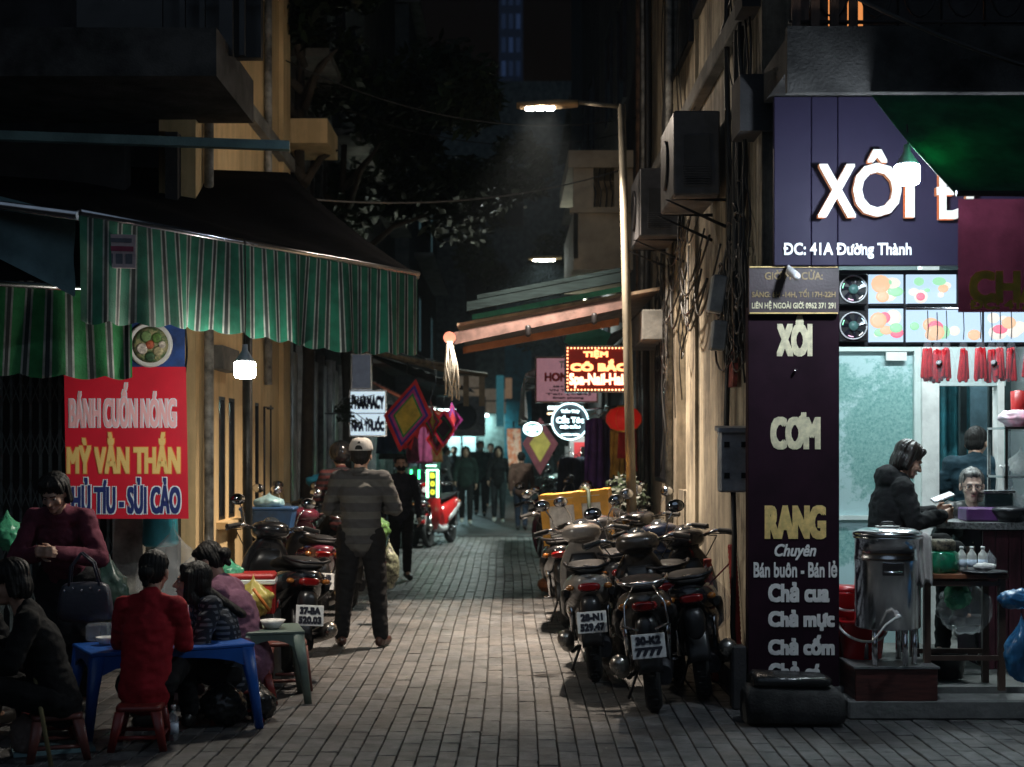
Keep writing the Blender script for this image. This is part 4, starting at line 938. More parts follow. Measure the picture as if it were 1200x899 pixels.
def scooter(label, x, y, rz, paint, plate=None, trim=BLACK, lean=.12, far=False, exhaust=1, rack=False, group='parked scooters and motorbikes', seatm=SEATM, light=None, cowlh=1.0, mirrors=True, name='parked_scooter'):
    # local frame: +Y is forward, origin on the ground under the rear axle
    t = thing(name, label, 'motorbike', (x,y,0), rz, group); t.rotation_euler = (0, lean, rz)
    wheel_parts(t, 0, .26, .055); wheel_parts(t, 1.27, .26, .048)
    S = SUB if not far else None
    MB().loft([(-.40,0,.72,.045,.04),(-.36,0,.715,.11,.075),(-.22,0,.68,.165,.115*cowlh),(0,0,.62,.19,.16*cowlh),(.2,0,.56,.185,.18),(.4,0,.5,.15,.2),(.5,0,.45,.12,.19),(.54,0,.43,.09,.15)],20).build('rear_body', paint, t, S)
    MB().loft([(-.36,0,.80,.07,.018),(-.30,0,.815,.125,.035),(-.08,0,.825,.15,.045),(.12,0,.805,.15,.045),(.2,0,.79,.14,.035),(.36,0,.775,.12,.04),(.52,0,.75,.075,.03)],16).build('seat', seatm, t, S)
    MB().loft([(.45,0,.30,.13,.05),(.6,0,.27,.155,.045),(.85,0,.27,.155,.045),(.98,0,.33,.13,.06)],14,4).build('floorboard', trim, t)
    # leg shield: front panel as stacked sections
    MB().loft([(.28,0,1.02,.10,.045),(.42,0,1.03,.17,.055),(.6,0,1.0,.205,.06),(.78,0,.955,.19,.065),(.9,0,.92,.12,.06),(.96,0,.9,.08,.05)],20,2.4,'z').build('leg_shield', paint, t, S)
    MB().loft([(.36,0,.965,.10,.03),(.55,0,.94,.15,.035),(.72,0,.90,.14,.04),(.84,0,.88,.09,.035)],14,2.6,'z').build('inner_panel', trim, t)
    # headset with dial
    MB().loft([(.76,0,1.0,.06,.035),(.80,0,1.0,.13,.06),(.88,0,1.0,.165,.08),(.97,0,.98,.14,.085),(1.03,0,.96,.07,.055)],18).build('handlebar_cover', paint, t, S)
    MB().lathe([(.0,0),(.055,0),(.062,-.012),(.055,-.02)],(0,0,0),20).build('dial', M('dial_face',(.05,.06,.07),.15,coat=1,var=0), t, loc=(0,.86,1.075), rot=(.5,0,0))
    MB().ell((0,1.03,.95),(.085,.035,.05)).build('headlight', light or LENS, t)
    for s_ in (-1,1):
        MB().tube([(.13*s_,.9,1.0),(.22*s_,.88,1.03),(.26*s_,.85,1.03)],.013,8).build('handlebar', STEEL, t)
        MB().tube([(.255*s_,.853,1.03),(.26*s_,.85,1.03),(.365*s_,.79,1.01),(.37*s_,.787,1.01)],[.014,.018,.018,.02],10).build('grip', RUBBER, t)
        MB().tube([(.2*s_,.93,1.01),(.3*s_,.9,1.0),(.36*s_,.85,.985)],[.006,.007,.009],6).build('brake_lever', STEEL, t)
        if mirrors:
            MB().tube([(.2*s_,.9,1.03),(.22*s_,.9,1.12),(.27*s_,.87,1.2)],.006,6).build('mirror_stem', CHROME, t)
            mi = MB().ell((0,.012,0),(.062,.02,.045)).build('mirror', BLACK, t, loc=(.285*s_,.86,1.225))
            MB().lathe([(.0,0),(.054,0),(.054,-.004),(0,-.004)],(0,-.006,0),18,'y').build('mirror_glass', MIRROR, mi).scale=(1,1,.75)
        MB().ell((.13*s_,-.345,.70),(.03,.025,.022),sub=2).build('indicator', AMBER, t)
        MB().tube([(.045*s_ if 0 else .05*s_,1.27,.26),(.05*s_,1.2,.42),(.045*s_,1.1,.6)],.017,8).build('fork', STEEL, t)
        MB().tube([(.12*s_,-.01,.3),(.13*s_,-.08,.58)],.022,8).build('shock', CHROME, t)
        MB().loft([(-.30,.155*s_,.66,.02,.03),(-.1,.18*s_,.62,.02,.05),(.25,.185*s_,.5,.015,.05),(.45,.15*s_,.42,.012,.03)],8).build('side_trim', trim, t)
    for s_ in (-1,1):
        MB().tube([(.17*s_,.93,1.0),(.24*s_,1.06,.98),(.16*s_,1.10,.86),(.05*s_,1.1,.72)],.0045,5).build('brake_cable', CABLE, t)
        MB().tube([(.1*s_,.3,.27),(.2*s_,.3,.27)],.012,6).build('foot_peg', STEEL, t)
        MB().tube([(.188*s_,.42,.46),(.196*s_,.2,.545),(.2*s_,0,.6),(.18*s_,-.22,.665)],.0035,5).build('panel_seam', BLACK, t)
    MB().lathe([(.035,-.004),(.035,.0),(.0,.0)],(0,0,0),14,'z').build('fuel_cap', CHROME, t, loc=(0,-.30,.845)) if not far else None
    MB().prism([(-.06,.77),(.06,.77),(.05,.83),(-.05,.83)],1.065,1.075).build('front_badge', CHROME, t) if not far else None
    o = MB().grid(lambda u,v: ((v-.5)*.13*(1-.25*abs(u-.5)), 1.27+.29*math.cos(.45+u*1.9)*1, .26+.29*math.sin(.45+u*1.9)+.02*(1-(2*v-1)**2)), 14, 6).build('front_fender', paint, t); o.modifiers.new('solid','SOLIDIFY').thickness=.006
    o = MB().grid(lambda u,v: ((v-.5)*.15, .29*math.cos(1.2+u*1.9), .26+.31*math.sin(1.2+u*1.9)+.015*(1-(2*v-1)**2)), 14, 6).build('rear_fender', BLACK, t); o.modifiers.new('solid','SOLIDIFY').thickness=.006
    MB().loft([(-.15,.08,.24,.05,.06),(.1,.06,.27,.09,.1),(.4,.0,.29,.1,.09),(.5,0,.3,.06,.06)],12).build('engine', DARKMETAL, t)
    e = exhaust
    MB().tube([(.1*e,.35,.2),(.14*e,.2,.19),(.17*e,.05,.24)],.016,8).build('exhaust_pipe', DARKMETAL, t)
    MB().cap((.175*e,.05,.26),(.185*e,-.34,.36),.05,.06,16).build('exhaust', M('muffler_metal',(.35,.33,.3),.3,.9,var=.4), t)
    MB().loft([(-.415,0,.70,.05,.018),(-.40,0,.70,.075,.03),(-.36,0,.70,.08,.034)],16,3).build('tail_light', REDLENS, t)
    pts = [(.12,-.02,.83),(.155,-.2,.86),(.14,-.36,.85),(.07,-.45,.84),(-.07,-.45,.84),(-.14,-.36,.85),(-.155,-.2,.86),(-.12,-.02,.83)]
    MB().tube(pts,.012,8).build('grab_rail', CHROME if rack else DARKMETAL, t)
    MB().tube([(-.08,.42,.2),(-.16,.38,.02)],.01,6).build('side_stand', DARKMETAL, t)
    MB().loft([(-.43,0,.52,.04,.08),(-.40,0,.54,.075,.11),(-.3,0,.58,.08,.08)],12).build('plate_holder', BLACK, t, S)
    if rack:
        for s_ in (-1,1): MB().tube([(.06*s_,-.39,.82),(.12*s_,-.46,.72),(.13*s_,-.47,.6),(.05*s_,-.47,.57)],.007,6).build('rear_guard', CHROME, t)
    if plate:
        p_ = MB().box((0,0,0),(.2,.006,.145),bev=.002).build('number_plate', PLATE, t, loc=(0,-.455,.47), rot=(-.18,0,0))
        text(plate[0], PRINT, p_, w=.15, h=.052, loc=(0,-.004,.033), bold=.010)
        text(plate[1], PRINT, p_, w=.165, h=.054, loc=(0,-.004,-.033), bold=.010)
    return t
def paintm(name, col, rough=.22, **k): return M(name, col, rough, 0., var=.12, vs=4, bump=.02, coat=.8, **k)
P_BROWN = paintm('dusty_brown_paint',(.035,.028,.022),.3); P_SILVER = paintm('silver_paint',(.24,.22,.2),.28,); P_BLK = paintm('black_paint',(.012,.012,.014)); P_NAVY = paintm('navy_paint',(.015,.025,.06))
P_MAR = paintm('maroon_paint',(.10,.015,.03)); P_RED = paintm('red_paint',(.5,.02,.02)); P_GREY = paintm('grey_paint',(.05,.05,.055)); P_WHT = paintm('white_scooter_paint',(.5,.5,.5))
s1 = scooter('brown black scooter with chrome rear guard and plate 30-K2, nearest on the right', .92, 8.9, -.08, P_BROWN, ('30-K2','7777'), rack=True, exhaust=-1, lean=-.10)
s2 = scooter('silver scooter with plate 28-N1 parked left of the brown scooter', .62, 10.05, -.03, P_SILVER, ('28-N1','529.47'), exhaust=-1, lean=-.08)
scooter('navy blue scooter squeezed between the nearest two and the cream wall', 1.22, 10.1, -.08, P_NAVY, lean=-.12, mirrors=False)
scooter('black scooter close to the wall behind the navy scooter', 1.25, 12.1, -.05, P_BLK, lean=-.1)
s5 = scooter('black scooter carrying the taped foam box on the right', .55, 13.0, -.05, P_BLK, lean=-.1)
scooter('maroon scooter parked past the foam box', .60, 15.9, .06, P_MAR, lean=-.1)
scooter('grey scooter by the robes beyond the lamp pole', .95, 17.6, .0, P_GREY, far=True)
for k, (x, y, c_, lab) in enumerate(((.9,20.2,P_BLK,'black'),(1.15,21.6,P_WHT,'white'),(.85,23.2,P_NAVY,'navy'),(1.1,25.0,P_GREY,'grey'),(.95,27.5,P_BLK,'second black'),(1.2,30.0,P_WHT,'farthest white'))):
    scooter(lab+' scooter in the blurred far row along the right side', x, y, random.uniform(-.3,.3), c_, far=True, group='scooters in the far right row')
scooter('dark scooter wedged against the wall beside the nearest scooter', 1.3, 9.35, -.12, P_BLK, lean=-.14, mirrors=False)
scooter('dark grey scooter in the middle of the right cluster', .93, 11.25, .06, P_GREY, lean=-.12)
scooter('black scooter beyond the middle of the right cluster', .98, 12.7, -.1, P_BLK, lean=-.1)
scooter('navy scooter behind the foam box near the lamp pole', .80, 14.5, .12, P_NAVY, lean=-.1)
scooter('black scooter with brown seat beside the lamp pole', 1.25, 14.6, -.05, P_BLK, lean=-.1, seatm=M('brown_seat',(.12,.05,.02),.5,var=.3))
# left side
scooter('black scooter with plate 37-BA behind the food stall tables', -1.60, 10.38, .40, P_BLK, ('37-BA','520.03'), lean=.08)
scooter('dark red tailed scooter with plate 30-HB behind the first one', -1.80, 12.95, .30, P_MAR, ('30-HB','1797'), lean=.08)
scooter('black scooter with blue storage box by the yellow wall', -2.28, 13.2, .0, P_BLK, lean=.08)
scooter('second black scooter with brown seat by the yellow wall', -2.2, 14.6, .1, P_BLK, lean=.06, seatm=M('brown_seat',(.12,.05,.02),.5,var=.3))
scooter('black scooter under the rider in the striped jumper', -1.62, 14.6, .25, P_GREY, lean=.03)
scooter('grey scooter with small plate left of the red motorbike', -1.55, 23.6, .15, P_GREY, ('29-V5','614.5'), far=True)
rb = scooter('red and white motorbike facing the camera on the left side', -.98, 24.6, PI-.25, P_RED, far=True, light=M('lit_headlamp',(.8,.8,.8),.2,emit=(1,.9,.85),es=.5), trim=P_WHT)
scooter('dark scooter behind the red motorbike near the green sign', -1.6, 25.6, .4, P_BLK, far=True)
# things riding on the scooters
fb = thing('foam_box','white foam box wrapped in orange tape on the black scooter','box',(.66,12.95,.80),-.12); fb.rotation_euler=(0,-.10,-.14)
FOAM = M('foam',(.7,.68,.64),.8,var=.2,vs=20); TAPE = M('orange_tape',(.72,.36,.05),.35,var=.2,vs=5)
W,D_,H = .60,.45,.37
MB().box((0,0,H/2),(W,D_,H),bev=.01).build('box_body',FOAM,fb); MB().box((0,0,H+.03),(W+.02,D_+.02,.06),bev=.01).build('lid',FOAM,fb)
for (c_,d_) in (((0,0,H),(W+.028,D_+.028,.06)),((0,0,.03),(W+.008,D_+.008,.05)),((0,0,H+.055),(W+.026,D_+.026,.04))): MB().box(c_,d_).build('tape',TAPE,fb)
for x in (-W/2+.03,0.03,W/2-.03): MB().box((x,0,H/2+.035),(.07,D_+.034,H+.09)).build('tape',TAPE,fb)
tag(MB().tube([(.74,12.68,.80),(.72,12.685,1.26),(.70,12.95,1.28),(.69,13.22,1.26)],.018,6).build('strap',M('dark_strap',(.02,.04,.02),.7)),'dark elastic strap tying the foam box to the scooter','strap')
def bag(label, P, r, m, knot=True, seed=1, cat='bag', grp=None, name='plastic_bag', crumple=.35):
    random.seed(seed); o_ = Vector((random.random()*50,)*3)
    mb = MB(); mb.ell((0,0,r[2]),r,sub=4)
    def disp(co, n):
        k = noise.noise(co*9/max(r)*.18+o_)*.5 + abs(noise.noise(co*3.2/max(r)+o_))*1.0+abs(noise.noise(co*7/max(r)+o_))*.5
        co = co+n*(k-.35)*crumple*min(r)
        if knot and co.z > r[2]*1.55:
            f = (co.z-r[2]*1.55)/(r[2]*.45); co.x *= max(.12,1-1.0*f); co.y *= max(.12,1-1.0*f); co.z += f*r[2]*.35
        return co
    o = mb.build(name, m, disp=disp, loc=P); tag(o, label, cat, grp); return o
GREYB = M('grey_bag',(.3,.32,.31),.3,var=.4,vs=6,bump=.8,bs=20); GBAG = M('green_bag',(.1,.5,.28),.25,var=.2,bump=.6,bs=20,trans=.3); YBAG = M('yellow_bag',(.6,.5,.12),.3,var=.2,bump=.6,bs=20,trans=.2); BBAG = M('blue_bag',(.03,.2,.45),.3,var=.3,bump=.6,bs=20,trans=.3)
OBAG = M('orange_bag',(.45,.15,.05),.4,var=.3,bump=.5)
bag('grey green plastic bag hanging beside the silver scooter', at(657,690,13.6), (.13,.12,.17), GREYB, seed=4)
bag('small orange bag sitting on the ground under the grey bag', at(646,694,16.0)+Vector((0,0,0)), (.16,.14,.09), OBAG, seed=5)
bag('teal plastic bag tied to the silver scooter tail', (.86,10.0,.28), (.09,.07,.2), M('teal_bag',(.08,.2,.18),.3,var=.3,bump=.7,bs=20), seed=6)
bag('clear crumpled plastic bag hanging from the wall hoses', at(826,745,9.35), (.17,.10,.20), CLEAR, seed=7)
cable('cord holding the clear plastic bag to the hose', [at(826,690,9.35), at(855,660,9.3)], .006, cat='cord', mat=M('red_cord',(.3,.05,.05),.6))
bx_ = thing('storage_box','blue plastic box on the scooter by the yellow wall','box',(-2.2,13.1,.86)); MB().prism([(-.2,0),(.2,0),(.24,.22),(-.24,.22)],-.15,.15).build('box_body',M('blue_plastic',(.03,.1,.25),.4),bx_); MB().box((0,0,.225),(.5,.33,.03),bev=.008).build('rim',M('blue_plastic'),bx_)
bag('pale plastic bag on top of the blue storage box', (-2.2,13.1,1.08), (.14,.12,.06), M('paleblue_bag',(.3,.5,.55),.3,bump=.6,bs=20), seed=8)
bag('green vegetable bag hanging by the rider', at(455,640,14.2)+Vector((-.12,0,0)), (.13,.12,.15), M('leafy_bag',(.12,.25,.08),.35,var=.6,vs=20,bump=.8,bs=30), seed=9)
bag('grey plastic bag hanging under the vegetable bag', at(398,690,13.9), (.14,.12,.13), GREYB, seed=10)
bag('dark speckled bag of shopping carried behind the capped man', at(456,690,13.2), (.09,.09,.2), M('speckled_bag',(.2,.22,.15),.4,var=.7,vs=30,bump=.8,bs=30), seed=12)

# ================================================================== PEOPLE
SKIN = M('skin',(.46,.27,.19),.5,var=.12,vs=12,bump=.06,bs=90,sub=.05); HAIRB = M('black_hair',(.010,.008,.007),.62,var=.4,vs=20,bump=1.,bs=60,stretch=(1,1,.06),spec=.3); 
LIP = M('lips',(.3,.1,.09),.45,var=.1); EYEM = M('eye_dark',(.01,.008,.008),.2,var=0)
SHOEB = M('black_shoe',(.015,.013,.012),.4); SHOEW = M('white_shoe',(.6,.58,.55),.6)
def fab(name, col=(.5,.5,.5), rough=.85, **k): return M(name, col, rough, var=.22, vs=9, bump=.35, bs=130, spec=.25, **k)
def bodyjoints(**o):
    J = dict(pel=(0,0,.92), hL=(-.09,0,.89), hR=(.09,0,.89), kL=(-.10,.02,.49), kR=(.10,.02,.49), aL=(-.10,-.02,.09), aR=(.10,-.02,.09), chest=(0,-.01,1.2), sL=(-.175,-.01,1.36), sR=(.175,-.01,1.36), neck=(0,-.01,1.42), head=(0,.02,1.545),
             eL=(-.22,-.03,1.09), eR=(.22,-.03,1.09), wL=(-.235,.06,.85), wR=(.235,.06,.85), tL=(-.12,.13,.03), tR=(.12,.13,.03))
    J.update(o); return {k: (Vector(v) if not isinstance(v,(int,float)) else v) for k, v in J.items()}
def hand(mb, W, dirv, side, s=1., curl=.6, palm=None):
    d = Vector(dirv).normalized(); pn = Vector(palm) if palm else Vector((-side,0,0)); pn = (pn-d*pn.dot(d)).normalized(); lat = d.cross(pn).normalized()
    mb.cap(W, W+d*.035, .024*s, .030*s, 10, .7); mb.cap(W+d*.03*s-lat*.018*s, W+d*.085*s-lat*.024*s, .018*s,.016*s,8); mb.cap(W+d*.03*s+lat*.018*s, W+d*.085*s+lat*.024*s, .018*s,.016*s,8); mb.cap(W+d*.03*s, W+d*.088*s, .02*s,.018*s,8)
    for i, (o_, L) in enumerate(((-.031,.062),(-.0105,.075),(.0105,.070),(.031,.055))):
        b0 = W+d*.088*s+lat*o_*s; b1 = b0+(d*math.cos(curl*.5)+pn*math.sin(curl*.5))*L*.5*s; b2 = b1+(d*math.cos(curl*1.4)+pn*math.sin(curl*1.4))*L*.5*s
        mb.cap(b0,b1,.0095*s,.0088*s,8); mb.cap(b1,b2,.0088*s,.0072*s,8)
    b0 = W+d*.03*s-lat*.028*s*1; b1 = b0+(d*.6-lat*.6+pn*.4).normalized()*.035*s; b2 = b1+(d*.85-lat*.15+pn*.5).normalized()*.03*s
    mb.cap(b0,b1,.012*s,.0105*s,8); mb.cap(b1,b2,.0105*s,.008*s,8)
def person(label, loc, rz, J, top, bottom, shoes=SHOEB, hair='short', hairm=None, look=(0,1,0), s=1., vox=.008, topkw=None, sleeves='long', skirt=None, cap=None, mask=None, skin=SKIN, tr=1., wide=1., group=None, wristd=None, palms=None, collar=None, hood=False, glasses=False, hl=.30, cat='person', coatlen=0., female=True, handcurl=(.6,.6), puff=0.):
    t = thing('person', label, cat, loc, rz, group); t.scale = (s,s,s)
    if female:
        for S_ in 'LR':
            d_ = J['s'+S_]-J['neck']; J['s'+S_] = J['neck']+Vector((d_.x*.86, d_.y, d_.z-.012))
    look = Vector(look).normalized(); fwd = Vector((look.x,look.y,look.z)); side = fwd.cross(Vector((0,0,1))).normalized(); up = side.cross(fwd)
    HM = Matrix((side, fwd, up)).transposed()           # head frame: x right, y forward, z up
    hd = J['head']
    def H(x,y,z): return hd+HM@Vector((x,y,z))
    mb = MB()
    R = HM
    mb.ell(H(0,-.012,.028),(.074,.092,.086),R); mb.ell(H(0,.022,-.022),(.062,.068,.075),R); mb.ell(H(0,.04,-.07),(.042,.045,.04),R)
    mb.ell(H(0,.072,-.088),(.022,.02,.018),R,2); mb.ell(H(0,.078,.022),(.048,.014,.014),R,2)
    mb.cap(H(0,.083,.015),H(0,.108,-.028),.009,.014,8); mb.ell(H(.011,.095,-.033),(.009,.01,.008),R,2); mb.ell(H(-.011,.095,-.033),(.009,.01,.008),R,2)
    for sd in (-1,1):
        mb.ell(H(.078*sd,-.008,-.008),(.010,.020,.032),R,2); mb.ell(H(.04*sd,.06,-.028),(.022,.022,.022),R,2)
    mb.ell(H(0,.083,-.056),(.024,.012,.008),R,2); mb.ell(H(0,.08,-.066),(.021,.012,.008),R,2)
    mb.cap(J['neck']-Vector((0,0,.05)), H(0,-.02,-.05), .058,.052,14)
    ch = J['chest']; up_ = (J['neck']-J['pel']).normalized()
    mb.cap(J['pel'], ch, .10,.105,14,.8); mb.cap(ch, J['neck']-up_*.06, .11,.07,14,.75); mb.cap(J['sL'],J['sR'],.05,.05,12)
    wd = {}
    for S_, sd in (('L',-1),('R',1)):
        mb.cap(J['s'+S_],J['e'+S_],.045,.037); mb.cap(J['e'+S_],J['w'+S_],.037,.025)
        d = (J['w'+S_]-J['e'+S_]).normalized() if not (wristd and S_ in wristd) else Vector(wristd[S_])
        hand(mb, J['w'+S_], d, sd, 1., handcurl[0 if S_=='L' else 1], palms[S_] if palms and S_ in palms else None)
        mb.cap(J['h'+S_],J['k'+S_],.075,.052); mb.cap(J['k'+S_],J['a'+S_],.052,.035); mb.cap(J['a'+S_],J['t'+S_],.035,.028)
    mb.build('body', skin, t, rem(vox, 2))
    for sd in (-1,1):
        MB().ell(H(.029*sd,.076,.002),(.013,.008,.0075),R,2).build('eye', M('eye_white',(.55,.5,.48),.3,var=0), t)
        MB().ell(H(.029*sd,.0825,.002),(.006,.004,.006),R,2).build('iris', EYEM, t)
        MB().cap(H(.014*sd,.091,.022),H(.044*sd,.080,.024),.0035,.0025,6).build('eyebrow', hairm or HAIRB, t)
    MB().ell(H(0,.093,-.060),(.019,.006,.006),R,2).build('mouth', LIP, t)
    k = 1.16*tr
    # trousers / skirt
    def fold(f1, a1, seedv):
        o_ = Vector((seedv*7.3, seedv*3.1, seedv))
        def disp(co, n):
            q_ = Vector((co.x*f1, co.y*f1, co.z*f1*1.6))+o_
            v = (1-abs(noise.noise(q_))*2.2)*a1 + noise.noise(q_*2.7)*a1*.5
            return co+n*v
        return disp
    sdv = random.random()*20
    if skirt is None or skirt == 'both':
        mb = MB()
        mb.cap(J['pel']+up_*.02, J['pel']-up_*.04, .112*wide,.130*wide,16,.80); 
        for S_ in 'LR':
            mb.cap(J['h'+S_],J['k'+S_],.088*k/1.16*wide,.070*tr); mb.cap(J['k'+S_],J['a'+S_]+Vector((0,0,.02)),.069*tr,.052*tr)
        mb.build('trousers', bottom, t, rem(max(vox,.011), 3), fold(11,.007,sdv))
    if skirt and skirt != 'both':
        mb = MB(); kn = (J['kL']+J['kR'])/2; an = (J['aL']+J['aR'])/2
        mb.cap(J['pel']+up_*.05,J['pel'],.13,.15,16,.85)
        for S_ in 'LR':
            mb.cap(J['h'+S_],J['k'+S_],.12,.11); mb.cap(J['k'+S_],J['k'+S_].lerp(J['a'+S_],skirt),.11,.10)
        mb.cap(J['pel'],kn,.15,.14,16,.9); mb.cap(kn, kn.lerp(an,skirt),.14,.15,16,.9)
        mb.build('skirt', bottom, t, rem(max(vox,.012),4), fold(8,.012,sdv))
    # top
    mb = MB(); w2 = wide*(1+puff)
    mb.cap(J['pel']-up_*.035, J['pel']+up_*.1, .150*w2,.142*w2,18,.84); mb.cap(J['pel']+up_*.02, ch, .138*w2,.15*w2,18,.80); mb.cap(ch, J['neck']-up_*.09, .152*w2,.11*w2,18,.72); mb.cap(J['sL'],J['sR'],.060*w2,.060*w2,14); mb.cap(J['neck']-up_*.03,J['sL'],.055,.055*w2,12); mb.cap(J['neck']-up_*.03,J['sR'],.055,.055*w2,12)
    mb.cap(J['neck']-up_*.10, J['neck']-up_*.015, .085,.066,14)
    if coatlen: mb.cap(J['pel']+up_*.05, J['pel']-Vector((0,0,coatlen)), .15*w2,.17*w2,18,.85)
    if not female: mb.ell(ch+up_*.05,(.17*w2,.115*w2,.12))
    else:
        f_ = Vector((0,1,0))
        for sd in (-1,1): mb.ell(ch+Vector((.07*sd,.07,.0)),(.065,.06,.065),None,2)
    for S_ in 'LR':
        mb.cap(J['s'+S_],J['e'+S_] if sleeves=='long' else J['s'+S_].lerp(J['e'+S_],.62),.066*w2,(.054 if sleeves=='long' else .062)*w2)
        if sleeves=='long': mb.cap(J['e'+S_],J['w'+S_]-(J['w'+S_]-J['e'+S_]).normalized()*.015,.054*w2,.042*w2)
    if hood: mb.ell(J['neck']+Vector((0,-.085,.0)),(.12,.075,.085)); mb.cap(J['neck']+Vector((-.08,-.03,-.01)),J['neck']+Vector((.08,-.03,-.01)),.05,.05)
    mb.build('top', top, t, rem(max(vox,.010),3), fold(10,.0075,sdv+1))
    if collar: 
        pts=[J['neck']+Vector((.075*math.cos(a),.075*math.sin(a)-.0,-.01+.012*math.sin(a))) for a in [i*PI/8 for i in range(17)]]
        MB().tube(pts,.016,8).build('collar', collar, t)
    for S_ in 'LR':
        a_, t_ = J['a'+S_], J['t'+S_]; d = (t_-a_).normalized(); dd = Vector((d.x,d.y,0)).normalized()
        mb = MB(); base = a_-Vector((0,0,.05)); mb.cap(a_-dd*.03-Vector((0,0,.035)), t_+Vector((0,0,.015)), .045,.042,12,.85); mb.cap(a_-Vector((0,0,.04)), a_+Vector((0,0,.0)), .045,.042,12)
        mb.build('shoe', shoes, t, rem(.01,2))
    # hair
    hm = hairm or HAIRB; mb = MB()
    mb.ell(H(0,-.026,.042),(.085,.092,.090),R)
    if hair in ('short','cap'): mb.ell(H(0,-.05,.0),(.076,.06,.075),R)
    if hair == 'short': mb.ell(H(0,.03,.085),(.06,.045,.03),R,2)
    if hair == 'bob':
        mb.ell(H(0,-.05,-.01),(.088,.065,.105),R)
        for sd in (-1,1): mb.cap(H(.068*sd,-.02,.05),H(.078*sd,-.02,-.055),.036,.026,10); mb.cap(H(.05*sd,.05,.085),H(.07*sd,.035,.03),.028,.012,8)
        mb.ell(H(0,.045,.088),(.062,.045,.028),R,2); mb.ell(H(0,-.02,.06),(.098,.1,.08),R)
    if hair == 'long':
        mb.ell(H(0,-.05,-.01),(.086,.065,.1),R)
        bk = J['chest']-Vector((0,.13,0))+Vector((0,0,.30-hl))
        mb.cap(H(0,-.06,-.04),bk,.075,.05,14,.6)
        for sd in (-1,1):
            mb.cap(H(.066*sd,.01,.05),H(.078*sd,.01,-.10),.034,.03,10); mb.cap(H(.07*sd,.0,-.08),J['chest']+Vector((.10*sd,.06,.28-hl)),.036,.024,10)
            mb.cap(H(.03*sd,.05,.09),H(.068*sd,.055,.02),.026,.014,8)
    if hair == 'bun':
        mb.ell(H(0,-.05,.0),(.078,.06,.085),R); mb.ell(H(0,-.125,-.01),(.045,.045,.045),R); mb.cap(H(0,-.1,-.02),H(0,-.12,-.08),.035,.02,8)
        mb.ell(H(0,.03,.085),(.062,.045,.028),R,2)
    if hair == 'hood':
        mb.ell(H(0,-.03,.03),(.1,.1,.11),R); mb.ell(H(0,-.06,-.06),(.1,.075,.11),R)
        for sd in (-1,1): mb.cap(H(.07*sd,.03,.06),H(.07*sd,.03,-.09),.035,.04,10)
        mb.cap(H(-.05,.05,.1),H(.05,.05,.1),.03,.03,10); hm = top
    o_ = Vector((sdv,1,2))
    def hdisp(co, n):
        l_ = HM.transposed()@(co-hd)
        ang = math.atan2(l_.x,l_.y)
        return co+n*(noise.noise(Vector((ang*7,0,l_.z*4))+o_)*.009+noise.noise(Vector((ang*22,0,l_.z*7))+o_)*.0055)
    mb.build('hair', hm, t, rem(.007,2), hdisp if hair!='hood' else None)
    if cap:
        mb = MB(); 
        def cf(u,v):
            a = u*2*PI; ph = v*PI/2; r_ = math.cos(ph)**.55
            return H(.098*r_*math.sin(a), -.018+.110*r_*math.cos(a), .045+.105*math.sin(ph))
        mb.grid(cf, 28, 10); o = mb.build('cap', cap, t); o.modifiers.new('solid','SOLIDIFY').thickness=.004
        # brim at the front, strap opening at the back
        b_ = MB().prism([(-.075,.07),(-.07,.12),(-.04,.16),(0,.172),(.04,.16),(.07,.12),(.075,.07)],.0,.006,'z').build('cap_brim', cap, o); b_.location = H(0,0,.045); b_.rotation_euler = R.to_euler()
        b_ = MB().prism([(-.032,.0),(.032,.0),(.026,.022),(.012,.034),(-.012,.034),(-.026,.022)],-.004,.004).build('cap_opening', M('cap_dark',(.01,.01,.01),.9), o); b_.location = H(0,-.131,.053); b_.rotation_euler = R.to_euler()
        MB().prism([(-.014,0),(.014,0),(.004,.02)],-.004,.004).build('cap_emblem', M('cap_dark'), o, loc=H(0,-.127,.102))
    if mask: MB().ell(H(0,.062,-.048),(.058,.052,.045),R).build('face_mask', mask, t)
    if glasses:
        g_ = MB()
        for sd in (-1,1):
            g_.tube([H(.031*sd+.024*math.cos(a),.094,.0+.019*math.sin(a)) for a in [i*PI/8 for i in range(17)]],.0022,5); g_.tube([H(.055*sd,.092,.004),H(.078*sd,.0,.006)],.002,4)
        g_.tube([H(-.008,.098,.003),H(.008,.098,.003)],.002,4); g_.build('spectacles', DARKMETAL, t)
    return t
def seated(seat, kz=None, lean=.08, spread=.12, reach=.45, hs=.0, fy=.40):
    # sitting figure, feet on z=0 in local coordinates
    kz = kz or max(seat+.06, .42); p = Vector((0,0,seat+.09)); ly = lean
    return dict(pel=p, hL=(-.09,.02,seat+.08), hR=(.09,.02,seat+.08), kL=(-spread,fy,kz), kR=(spread,fy,kz), aL=(-spread-.02,fy+.02,.09), aR=(spread+.02,fy+.02,.09), tL=(-spread-.04,fy+.17,.035), tR=(spread+.04,fy+.17,.035),
        chest=(0,ly*.6,seat+.38), sL=(-.175,ly,seat+.53), sR=(.175,ly,seat+.53), neck=(0,ly*1.15,seat+.59), head=(0,ly*1.45+.04,seat+.715), eL=(-.24,ly+.08,seat+.30), eR=(.24,ly+.08,seat+.30), wL=(-.13,reach*.72,seat+.28), wR=(.13,reach*.72,seat+.28))
random.seed(33)
